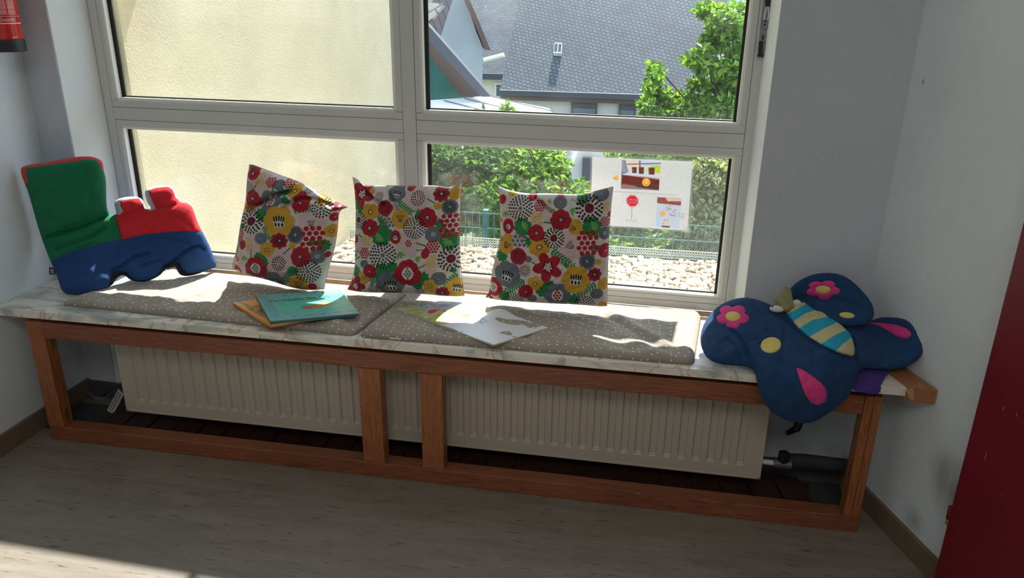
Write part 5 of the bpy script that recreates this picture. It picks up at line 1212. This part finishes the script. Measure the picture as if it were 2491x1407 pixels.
# corner order: back-left, back-right, front-right, front-left  (pages run from far left to the spine and on to the right)
def page4(name, BLp, BRp, FRp, FLp, lift, cvs, thick): page(name, FLp, BLp, FRp, BRp, lift, cvs, pm, thick)
page4('left_page', (120, 312), (1060, 150), (1590, 345), (810, 562), lambda u, w_: .0015 + .006 * np.sin(np.clip(w_, 0, 1) * 3.14) * .6, lc, .003)
page4('right_page', (812, 560), (1600, 335), (2338, 588), (1548, 832), lambda u, w_: .0018 + .010 * np.exp(-((w_ - .16) / .16) ** 2) * (.25 + .75 * u), rc, .003)

# ------------------------------------------------------------------ fire extinguisher
ex_c = Vector((-1.888, 2.085, 1.212))
fe = thing('fire_extinguisher', ex_c, 'red fire extinguisher with black foot hanging high on the left wall', 'fire extinguisher')
MB().lathe([(.049, .032), (.052, .036), (.052, .36), (.045, .40), (.02, .43)], ex_c, 40).make('cylinder', M['red_gloss'], fe, True)
MB().lathe([(.050, .0), (.0555, .003), (.0545, .028), (.0535, .034), (.048, .036)], ex_c, 40).make('foot', M['black'], fe)
MB().lathe([(.014, .42), (.014, .45), (.02, .455), (.02, .48)], ex_c, 16).make('valve_head', M['black'], fe)
MB().box(XL, ex_c.x - .048, ex_c.y - .02, ex_c.y + .02, 1.40, 1.44).make('wall_hook', M['steel'], fe)
view = math.atan2(-ex_c.y, -ex_c.x)
def wrap(V, zc, a0): return [(ex_c.x + .0524 * math.cos(view + a0 + v.x / .052), ex_c.y + .0524 * math.sin(view + a0 + v.x / .052), ex_c.z + zc + v.y) for v in V]
wp = plain('white print', (222, 190, 190), .5)
q = MB(); n = 40
def band(z, h, a0, a1):
    k = 16; V = []
    for i in range(k + 1):
        a = view + a0 + (a1 - a0) * i / k
        for zz_ in (z, z + h): V.append((ex_c.x + .0523 * math.cos(a), ex_c.y + .0523 * math.sin(a), ex_c.z + zz_))
    q.add(V, [(2 * i, 2 * i + 2, 2 * i + 3, 2 * i + 1) for i in range(k)])
band(.078, .003, -1.4, 1.4); band(.098, .001, -1.4, 1.4)
for i in range(14): band(.104 + i * .0036, .0014, -.05, .42); band(.104 + i * .0036, .0014, .50, .95); 
for i in range(3): band(.085 + i * .0036, .0014, .55, .85)
band(.040, .002, .45, .75)
q.make('label_lines', wp, fe)
tv, tf = text_geo('GmbH', .012); mesh('label_text', wrap(tv, .089, .28), tf, wp, fe)

# ------------------------------------------------------------------ door at the right
dp = [rw(.0, 1.712), rw(.042, 1.712), rw(.042, .90), rw(.0, .90)]
door = struct('door_1', MB().prism(dp[::-1], .008, 2.02), M['door_red'])
hx, hy = rw(.030, 1.722)
hg = MB().lathe([(.006, 0), (.0085, .002), (.0085, .034), (.006, .036)], (hx, hy, .215), 16).make('door_hinge', M['door_red'], door, True)
MB().lathe([(.005, 0), (.0065, .002), (.0065, .014), (.004, .016)], (hx, hy, .199), 16).make('hinge_pin', M['brass'], hg, True)
q = MB()
for u, v, h_ in ((2395, 1120, .020), (2436, 1207, .006), (2378, 1206, .002), (2470, 1262, .002), (2440, 1000, .012), (2472, 1015, .01)):
    d = ray(u, v); # intersect door face
    n0 = Vector((-.945, -.327, 0)); p0_ = Vector((*rw(.0425, 1.4), 0)); t_ = (p0_ - CAM).dot(n0) / d.dot(n0); p = CAM + d * t_; e1 = Vector((-.327, .945, 0)) * .0012
    q.add([p - e1, p + e1, p + e1 + Vector((0, 0, h_)), p - e1 + Vector((0, 0, h_))], [(0, 1, 2, 3)])
q.make('paint_chips', plain('chipped paint', (150, 96, 100), .8), door)
# scuff marks on the wall near the hinge
# ------------------------------------------------------------------ outside: terrace, gravel, beige wall
ter = MB().box(-2.6, 3.2, 2.47, 4.32, -.32, -.02); struct('floor_terrace', ter, M['concrete'])
yend = at(1008, 300, x=-1.775).y
struct('wall_outside', MB().box(-2.2, -1.775, 2.47, max(4.4, yend), -.30, 4.2), M['render_beige'])
q = MB(); rs = random.Random(5)
bm = bmesh.new(); bmesh.ops.create_icosphere(bm, subdivisions=2, radius=1); bm.verts.index_update(); iv = [v.co.copy() for v in bm.verts]; iff = [[v.index for v in f_.verts] for f_ in bm.faces]; bm.free()
VV = []; FF = []
for layer in range(1):
    y = 3.25
    while y < 4.27:
        x = -1.74
        while x < 1.2:
            r = rs.uniform(.011, .021); cx = x + rs.uniform(-.008, .008); cy = y + rs.uniform(-.008, .008); cz = rs.uniform(-.012, .006); sx, sy, sz = r * rs.uniform(.8, 1.3), r * rs.uniform(.8, 1.3), r * rs.uniform(.55, .9); a = rs.uniform(0, 3); ca, sa = math.cos(a), math.sin(a); b = len(VV); sd_ = rs.uniform(0, 50)
            for v in iv:
                k = 1 + .22 * noise.noise(Vector((v.x * 1.5 + sd_, v.y * 1.5, v.z * 1.5))); X, Y, Z = v.x * sx * k, v.y * sy * k, v.z * sz * k
                VV.append((cx + X * ca - Y * sa, cy + X * sa + Y * ca, cz + Z))
            FF += [[i + b for i in f_] for f_ in iff]; x += .0285
        y += .0255
gv = mesh('gravel', VV, FF, M['stone'], None, True); tag(gv, 'pale river gravel on the flat roof outside the window', 'gravel', kind='stuff')
# perforated gravel guard
q = MB(); x = -1.75
gy = 4.285
q.box(-1.75, 1.6, gy, gy + .004, .048, .053); q.box(-1.75, 1.6, gy, gy + .004, .0, .005)
while x < 1.6: q.box(x, x + .006, gy, gy + .003, .0, .05); x += .0145
for z in (.016, .032): q.box(-1.75, 1.6, gy, gy + .003, z, z + .004)
gg = q.make('gravel_guard', M['wire']); tag(gg, 'low perforated metal strip along the far edge of the gravel', 'edging')

# green mat fence beyond the roof
fy = 5.0
fn = thing('garden_fence', at(1180, 600, y=fy), 'dark green rod mat fence beyond the gravel edge', 'fence')
ptop = at(1180, 512, y=fy)
def fpost(x): MB().bbox(x - .02, x + .02, fy, fy + .05, -1.2, ptop.z, .004).make('fence_post', M['fence'], fn)
for x in (ptop.x, ptop.x + 2.0): fpost(x)
q = MB(); x = -1.7
while x < 2.6: q.box(x - .0025, x + .0025, fy - .012, fy - .007, -1.2, ptop.z - .01); x += .05
for z in np.arange(-1.1, ptop.z, .105): q.box(-1.7, 2.6, fy - .018, fy - .012, ptop.z - .02 - (z + 1.1), ptop.z - .014 - (z + 1.1))
q.make('rod_panel', M['fence'], fn)

struct('floor_garden', MB().box(-60, 60, 4.33, 160, -4.6, -4.5), M['ground'])

# ------------------------------------------------------------------ vegetation
def leaf_cloud(n, centers, size, seed, droop=.3):
    """centers: [(Vector, (rx, ry, rz), weight)]"""
    r_ = random.Random(seed); V = []; F = []; tot = sum(c[2] for c in centers)
    for c, rad, wt in centers:
        for _ in range(int(n * wt / tot)):
            while True:
                p = Vector((r_.uniform(-1, 1), r_.uniform(-1, 1), r_.uniform(-1, 1)))
                if .15 < p.length < 1: break
            P = Vector((c[0] + p.x * rad[0], c[1] + p.y * rad[1], c[2] + p.z * rad[2]))
            d = Vector((r_.gauss(0, 1), r_.gauss(0, 1), r_.gauss(-droop, .8))).normalized(); s_ = d.cross(Vector((r_.gauss(0, 1), r_.gauss(0, 1), r_.gauss(0, 1)))).normalized(); nn = d.cross(s_)
            L = size * r_.uniform(.7, 1.3); W_ = L * .26; b = len(V)
            V += [P, P + d * L * .45 + s_ * W_ + nn * W_ * .35, P + d * L, P + d * L * .45 - s_ * W_ + nn * W_ * .35]
            F += [(b, b + 1, b + 2), (b, b + 2, b + 3)]
    return V, F
def plant(name, label, cat, n, cents, size, mt, seed, trunk, group=None):
    root = Vector(trunk[0]); o = thing(name, root, label, cat, group)
    V, F = leaf_cloud(n, cents, size, seed); mesh('foliage', V, F, mt, o)
    q = MB(); mid = Vector(trunk[1]); q.tube([root, root.lerp(mid, .5) + Vector((.02, 0, 0)), mid], [.05, .04, .03], 8)
    rr = random.Random(seed)
    for c, rad, wt in cents:
        cv_ = Vector(c); q.tube([mid, mid.lerp(cv_, .5) + Vector((rr.uniform(-.05, .05), .15, -.12)), cv_ + Vector((0, 0, rad[2] * .7))], [.018, .010, .003], 6)
    q.make('branches', M['bark'], o, True); return o
def cc_(u, v, y): p = at(u, v, y=y); return (p.x, p.y, p.z)
def cl(u, v, y, ru, rv, ry, w_=1): s_ = y / 1750; return (cc_(u, v, y), (ru * s_, ry, rv * s_), w_)
GH = 'bushes behind the garden fence'
plant('leafy_bush', 'dense green bush behind the fence, nearest the beige wall', 'bush', 15000, [cl(1100, 420, 5.9, 62, 75, .4, 2), cl(1170, 400, 5.9, 70, 60, .4, 1.5), cl(1130, 500, 5.7, 76, 60, .3, 1.6), cl(1080, 385, 5.8, 50, 35, .3, 1)], .060, M['leaf'], 1, ((-1.2, 5.9, -4.5), (-1.1, 5.9, -.6)), GH)
plant('leafy_bush', 'tall bright green bush behind the space between the middle and right pillows', 'bush', 17000, [cl(1290, 405, 6.1, 90, 52, .4, 2), cl(1315, 440, 6.0, 60, 60, .4, 1.3), cl(1240, 470, 5.8, 60, 60, .3, 1.5), cl(1180, 470, 5.6, 40, 40, .25, .8), cl(1335, 385, 6.2, 32, 24, .3, .5), cl(1400, 480, 6.0, 40, 34, .3, .7), cl(1280, 540, 6.1, 120, 50, .4, 1.4), cl(1232, 262, 5.6, 9, 9, .05, .02), cl(1175, 270, 5.6, 14, 4, .05, .012)], .058, M['leaf_light'], 2, ((-.4, 6.1, -4.5), (-.4, 6.1, -.6)), GH)
plant('leafy_bush', 'green bush standing behind the STOP poster', 'bush', 17000, [cl(1490, 510, 6.4, 60, 60, .4, 1.1), cl(1560, 480, 6.4, 100, 100, .4, 2), cl(1530, 600, 6.0, 110, 45, .4, 1.8), cl(1640, 590, 5.9, 80, 60, .4, 1.5), cl(1540, 378, 6.6, 60, 12, .3, .4), cl(1640, 385, 6.4, 60, 24, .3, .6)], .060, M['leaf_light'], 3, ((.5, 6.3, -4.5), (.5, 6.3, -.7)), GH)
plant('leafy_bush', 'pale flowering bush at the right edge of the lower window pane', 'bush', 11000, [cl(1740, 430, 5.6, 50, 60, .3, 1.4), cl(1725, 530, 5.5, 60, 60, .3, 1.5), cl(1720, 620, 5.4, 60, 40, .3, 1.2), cl(1700, 480, 5.7, 40, 60, .3, 1)], .05, M['leaf_pale'], 4, ((1.1, 5.5, -4.5), (1.15, 5.5, -.6)), GH)
tc_ = [(1765, 60, 34, 30), (1740, 100, 26, 20), (1716, 22, 20, 9), (1800, 130, 24, 40), (1728, 158, 34, 12), (1684, 145, 18, 7), (1590, 196, 12, 22), (1586, 160, 11, 7), (1604, 172, 8, 6), (1575, 212, 12, 7), (1605, 236, 26, 16), (1650, 240, 30, 14), (1572, 250, 14, 8), (1590, 272, 28, 10), (1640, 268, 40, 16), (1770, 200, 30, 30), (1720, 262, 44, 18), (1700, 205, 22, 8), (1745, 35, 26, 16), (1790, 30, 24, 18), (1775, 260, 30, 22), (1790, 170, 26, 24), (1738, 205, 20, 14), (1800, 215, 16, 30), (1712, 120, 14, 10), (1690, 240, 20, 10)]
plant('slender_tree', 'bright green tree reaching up at right in front of the slate roof', 'tree', 11000, [cl(u, v, 6.6 + (i_ % 4) * .18, a, b, .16, a * b / 400) for i_, (u, v, a, b) in enumerate(tc_)], .066, M['leaf_light'], 6, (tuple(Vector(cc_(1830, 340, 7.0)) + Vector((.1, .1, -4))), cc_(1810, 330, 7.0)))

# ------------------------------------------------------------------ houses
def apt(u, v, y): return at(u, v, y=y)
def house_window(par, u0, v0, u1, v1, y, frame=M['gutter'], split=True):
    a = apt(u0, v0, y); b = apt(u1, v1, y); e = .06 * (y / 22)
    fo = MB().box(a.x - e, b.x + e, y - .10, y - .02, b.z - e, a.z + e).make('window', frame, par)
    q = MB().box(a.x, b.x, y - .13, y - .10, b.z, a.z - (a.z - b.z) * .25).make('pane', M['darkglass'], fo)
    MB().box(a.x, b.x, y - .13, y - .11, a.z - (a.z - b.z) * .2, a.z).make('blind_box', M['gutter'], fo)
def roof_plane(name, P, mt, par, th=.12):
    """P: 4 points counter clockwise; local object so brick texture runs in-plane"""
    P = [Vector(p) for p in P]; o0 = P[0]; ex_ = (P[1] - P[0]).normalized(); n_ = ex_.cross(P[3] - P[0]).normalized(); ey_ = n_.cross(ex_)
    Mx = Matrix((ex_, ey_, n_)).transposed().to_4x4(); Mx.translation = o0 - ORG[par.name]
    inv = Mx.inverted(); L = [inv @ (p - ORG[par.name]) for p in P]; V = [l for l in L] + [l - Vector((0, 0, th)) for l in L]
    me = bpy.data.meshes.new(name); me.from_pydata([tuple(v) for v in V], [], [(0, 1, 2, 3), (7, 6, 5, 4), (0, 4, 5, 1), (1, 5, 6, 2), (2, 6, 7, 3), (3, 7, 4, 0)]); me.materials.append(mt)
    o = bpy.data.objects.new(name, me); COL.objects.link(o); o.parent = par; o.matrix_local = Mx; ORG[o.name] = ORG[par.name]; return o
# big slate house
YH = 22.0
e0 = apt(1230, 217, YH); e1 = apt(1690, 241, YH)
sh = thing('slate_house', (e0.x, YH, -4.5), 'grey house with a huge dark slate roof filling the upper right pane', 'house')
hi = 6.0; up = lambda p, k: p + Vector((0, k, k * 1.05))
r0 = Vector((e0.x - .1, YH - .35, e0.z)); r1 = Vector((e1.x + .2, YH - .35, e0.z))
tl_ = up(r0, hi) + Vector((.35, 0, 0)); tr_ = up(r1, hi) + Vector((1.4, 0, 0))
roof_plane('roof', [r0, r1, tr_, tl_], M['slate'], sh)
MB().box(r0.x, r1.x, YH - .48, YH - .34, e0.z - .12, e0.z + .02).make('gutter', M['gutter'], sh)
MB().box(r0.x, r1.x, YH - .30, YH - .02, e0.z - .26, e0.z - .12).make('fascia', M['fascia'], sh)
MB().box(r0.x + .15, r1.x, YH, YH + 5.2, -4.5, e0.z - .1).make('wall', M['render_grey'], sh)
house_window(sh, 1396, 250, 1446, 300, YH); house_window(sh, 1511, 256, 1540, 300, YH)
p = apt(1491, 244, YH); MB().lathe([(.07, -.03), (.07, .02)], (p.x, YH, p.z), 16, 'Y').make('vent_hole', M['black'], sh)
# skylight on roof slope
def onroof(u, v):
    d = ray(u, v); n_ = Vector((0, -1.05, 1)).normalized(); t_ = (r0 - CAM).dot(n_) / d.dot(n_); return CAM + d * t_, n_
pa, nr = onroof(1347, 137); pb, _ = onroof(1366, 137); pc_, _ = onroof(1368, 113); pd_, _ = onroof(1350, 112)
q = MB(); V = [x + nr * .14 for x in (pa, pb, pc_, pd_)] + [x + nr * .01 for x in (pa, pb, pc_, pd_)]
q.add(V, [(0, 1, 2, 3), (0, 4, 5, 1), (1, 5, 6, 2), (2, 6, 7, 3), (3, 7, 4, 0)]); sk = q.make('skylight', M['wframe'], sh)
cx_ = (pa + pb + pc_ + pd_) / 4; q = MB()
for s_ in (0, 1):
    V = [x + nr * .145 for x in (pa.lerp(pb, .5 * s_), pa.lerp(pb, .5 * s_ + .5), pd_.lerp(pc_, .5 * s_ + .5), pd_.lerp(pc_, .5 * s_))]; c0_ = sum(V, Vector()) / 4; q.add([c0_ + (x - c0_) * .8 for x in V], [(0, 1, 2, 3)])
q.make('skylight_pane', M['darkglass'], sk)
# right gable strip of the slate house
g0 = apt(1690, 165, YH + .6); g1 = apt(1727, 200, YH + .6)
MB().box(r1.x, r1.x + .55, YH + .3, YH + 5.2, -4.5, e0.z + .2).make('gable_wall', M['render_white'], sh)
q = MB(); q.add([(r1.x + .02, YH - .2, e0.z - .1), (r1.x + .55, YH - .2, e0.z - .1), tuple(tr_ + Vector((.3, -.2, -.15))), tuple(tr_ + Vector((0.02, -.2, -.15)))], [(0, 1, 2, 3)]); q.make('verge_board', M['render_white'], sh)
# house behind with smaller slates
YB2 = 30.0
b0_ = apt(1165, 176, YB2); b1_ = apt(1262, 181, YB2)
ch = thing('cream_house', (b0_.x, YB2, -4.5), 'cream house with small slate roof between white gable and big slate roof', 'house')
q0 = Vector((b0_.x - 2, YB2 - .3, b0_.z)); q1 = Vector((b1_.x + 4, YB2 - .3, b0_.z))
roof_plane('roof', [q0, q1, up(q1, 9), up(q0, 9)], M['slate2'], ch)
MB().box(q0.x, q1.x, YB2 - .42, YB2 - .28, b0_.z - .22, b0_.z).make('gutter', M['gutter'], ch)
MB().box(q0.x, q1.x, YB2, YB2 + 8, -4.5, b0_.z - .05).make('wall', M['render_cream'], ch)
house_window(ch, 1209, 206, 1238, 234, YB2, M['wframe'])
pa = apt(1177, 147, YB2 - .5); pb = apt(1226, 134, YB2 - .5)
# bright snow guard pole
pl_ = MB().tube([pa + Vector((0, .0, 0)), pb], .09, 8).make('gutter_pipe', plain('pale painted pipe', (230, 228, 214), .4), ch)
# white gable house with brown roof
YG = 14.0
wg = thing('white_gable_house', apt(1110, 200, YG), 'weathered white gable house with dark brown corrugated roof at pane left', 'house')
G = [apt(1055, 230, YG), apt(1062, 120, YG), apt(1103, -10, YG), apt(1128, -12, YG), apt(1153, 60, YG), apt(1174, 124, YG), apt(1173, 260, YG)]
q = MB(); n = len(G); q.add(G + [g_ + Vector((-1.6, 6, 0)) for g_ in G], [list(range(n))] + [[i, n + i, n + (i + 1) % n, (i + 1) % n] for i in range(n)]); q.make('gable_wall', M['render_white'], wg)
e = [apt(1124, -14, YG - .2), apt(1156, 60, YG - .2), apt(1181, 122, YG - .2)]; q = MB()
for a, b in zip(e[:-1], e[1:]):
    w0 = Vector((.09, 0, .0)); dy = Vector((-.25, .9, 0)); q.add([a, b, b + w0, a + w0, a + dy, b + dy, b + w0 + dy, a + w0 + dy], [(0, 1, 2, 3), (7, 6, 5, 4), (0, 4, 5, 1), (1, 5, 6, 2), (2, 6, 7, 3), (3, 7, 4, 0)])
q.make('verge', M['fascia'], wg)
roof_plane('roof', [apt(1028, 100, YG - 1.2), apt(1071, 92, YG - .9), apt(1105, -12, YG - .3), apt(1060, -12, YG - .6)], M['tile_brown'], wg, .08)
roof_plane('porch_roof', [apt(1028, 66, YG - 1.8), apt(1048, 46, YG - 1.8), apt(1080, 8, YG - 1.6), apt(1028, 6, YG - 1.6)], M['tile_tan'], wg, .06)
# barn end with green boarding and metal lean-to
YN = 11.0
bn = thing('green_shed', apt(1090, 240, YN), 'green boarded shed with dark verge and brown soffit behind the mullion', 'shed')
q = MB(); Gs = [apt(1020, 262, YN), apt(1020, 60, YN), apt(1044, 80, YN), apt(1160, 232, YN), apt(1120, 245, YN)]; n = len(Gs)
q.add(Gs + [g_ + Vector((-.1, .5, -.1)) for g_ in Gs], [list(range(n))] + [[i, n + i, n + (i + 1) % n, (i + 1) % n] for i in range(n)]); q.make('boarding', M['darkgreen'], bn)
def band3(name, a, b, c_, d_, y0, y1, mt):
    q = MB(); P = [apt(*a, y0), apt(*b, y0), apt(*c_, y1), apt(*d_, y1)]; q.add(P + [x + Vector((0, .12, 0)) for x in P], [(0, 1, 2, 3), (7, 6, 5, 4), (0, 4, 5, 1), (1, 5, 6, 2), (2, 6, 7, 3), (3, 7, 4, 0)]); return q.make(name, mt, bn)
band3('verge_board', (1030, 48), (1195, 236), (1172, 236), (1030, 86), YN - .9, YN - .9, M['gutter'])
band3('soffit', (1030, 84), (1170, 234), (1122, 236), (1030, 118), YN - .8, YN - .15, M['fascia'])
lr = thing('metal_roof', apt(1180, 270, 9), 'bright white standing seam metal roof below the green shed', 'roof')
z_ = apt(1180, 250, 9.5).z
LQ = [apt(1000, 300, 8.6), apt(1352, 300, 8.6), apt(1336, 264, 9.6), apt(1186, 234, 10.6), apt(1045, 244, 10.6)]
q = MB(); n = len(LQ); q.add(LQ + [x - Vector((0, 0, .08)) for x in LQ], [list(range(n)), list(range(n, 2 * n))[::-1]] + [[i, n + i, n + (i + 1) % n, (i + 1) % n] for i in range(n)]); q.make('sheet', M['metalroof'], lr)
q = MB()
for a, b in (((1190, 237), (1344, 275)), ((1130, 243), (1320, 290)), ((1080, 248), (1250, 292)), ((1048, 258), (1120, 285))):
    A0 = apt(*a, 10.4); B0 = apt(*b, 9.0); q.tube([A0 + Vector((0, 0, .02)), B0 + Vector((0, 0, .02))], .007, 6)
q.make('seam', M['gutter'], lr)
# low grey outbuilding seen above the poster
og = thing('outbuilding', apt(1410, 420, 9), 'low pale outbuilding between bushes just left of the poster', 'shed')
A0, B0, C0, D0 = apt(1384, 470, 9.5), apt(1384, 362, 9.5), apt(1455, 362, 9.5), apt(1455, 470, 9.5)
MB().box(A0.x, D0.x + .8, 9.5, 11, -4.5, B0.z - .02).make('wall', M['render_grey'], og)
MB().box(apt(1417, 400, 9.48).x, apt(1445, 400, 9.48).x, 9.44, 9.50, A0.z - .4, apt(1417, 383, 9.48).z).make('door', M['gutter'], og)
q = MB(); q.add([apt(1376, 420, 9.3), apt(1398, 362, 9.3), apt(1409, 362, 9.3), apt(1384, 425, 9.3)] + [apt(1376, 420, 9.4), apt(1398, 362, 9.4), apt(1409, 362, 9.4), apt(1384, 425, 9.4)], [(0, 1, 2, 3), (7, 6, 5, 4), (0, 4, 5, 1), (1, 5, 6, 2), (2, 6, 7, 3), (3, 7, 4, 0)]); q.make('roof_edge', M['metalroof'], og)
# distant hill and a house behind the tree
hv = []; hf = []; nx_ = 60
for i in range(nx_ + 1):
    x = -60 + 140 * i / nx_; 
    for j, (yy, zz_) in enumerate(((60, -5), (80, 2), (110, 14), (140, 24))): hv.append((x, yy, zz_ + noise.noise(Vector((x / 9, j, 0))) * 2))
for i in range(nx_):
    for j in range(3): hf.append((i * 4 + j, (i + 1) * 4 + j, (i + 1) * 4 + j + 1, i * 4 + j + 1))
hl = tag(mesh('hill', hv, hf, M['hill'], None, True), kind='structure')
YD = 29
fh = thing('far_house', (apt(1740, 200, YD).x, YD, -4.5), 'far house with grey roof half hidden by the bright green tree', 'house')
a = apt(1725, 192, YD); b = apt(1840, 192, YD)
MB().box(a.x, b.x, YD, YD + 6, -4.5, a.z).make('wall', M['render_cream'], fh)
roof_plane('roof', [Vector((a.x - .2, YD - .3, a.z)), Vector((b.x + .4, YD - .3, a.z)), up(Vector((b.x + .4, YD - .3, a.z)), 2.2), up(Vector((a.x - .2, YD - .3, a.z)), 2.2)], M['slate2'], fh)
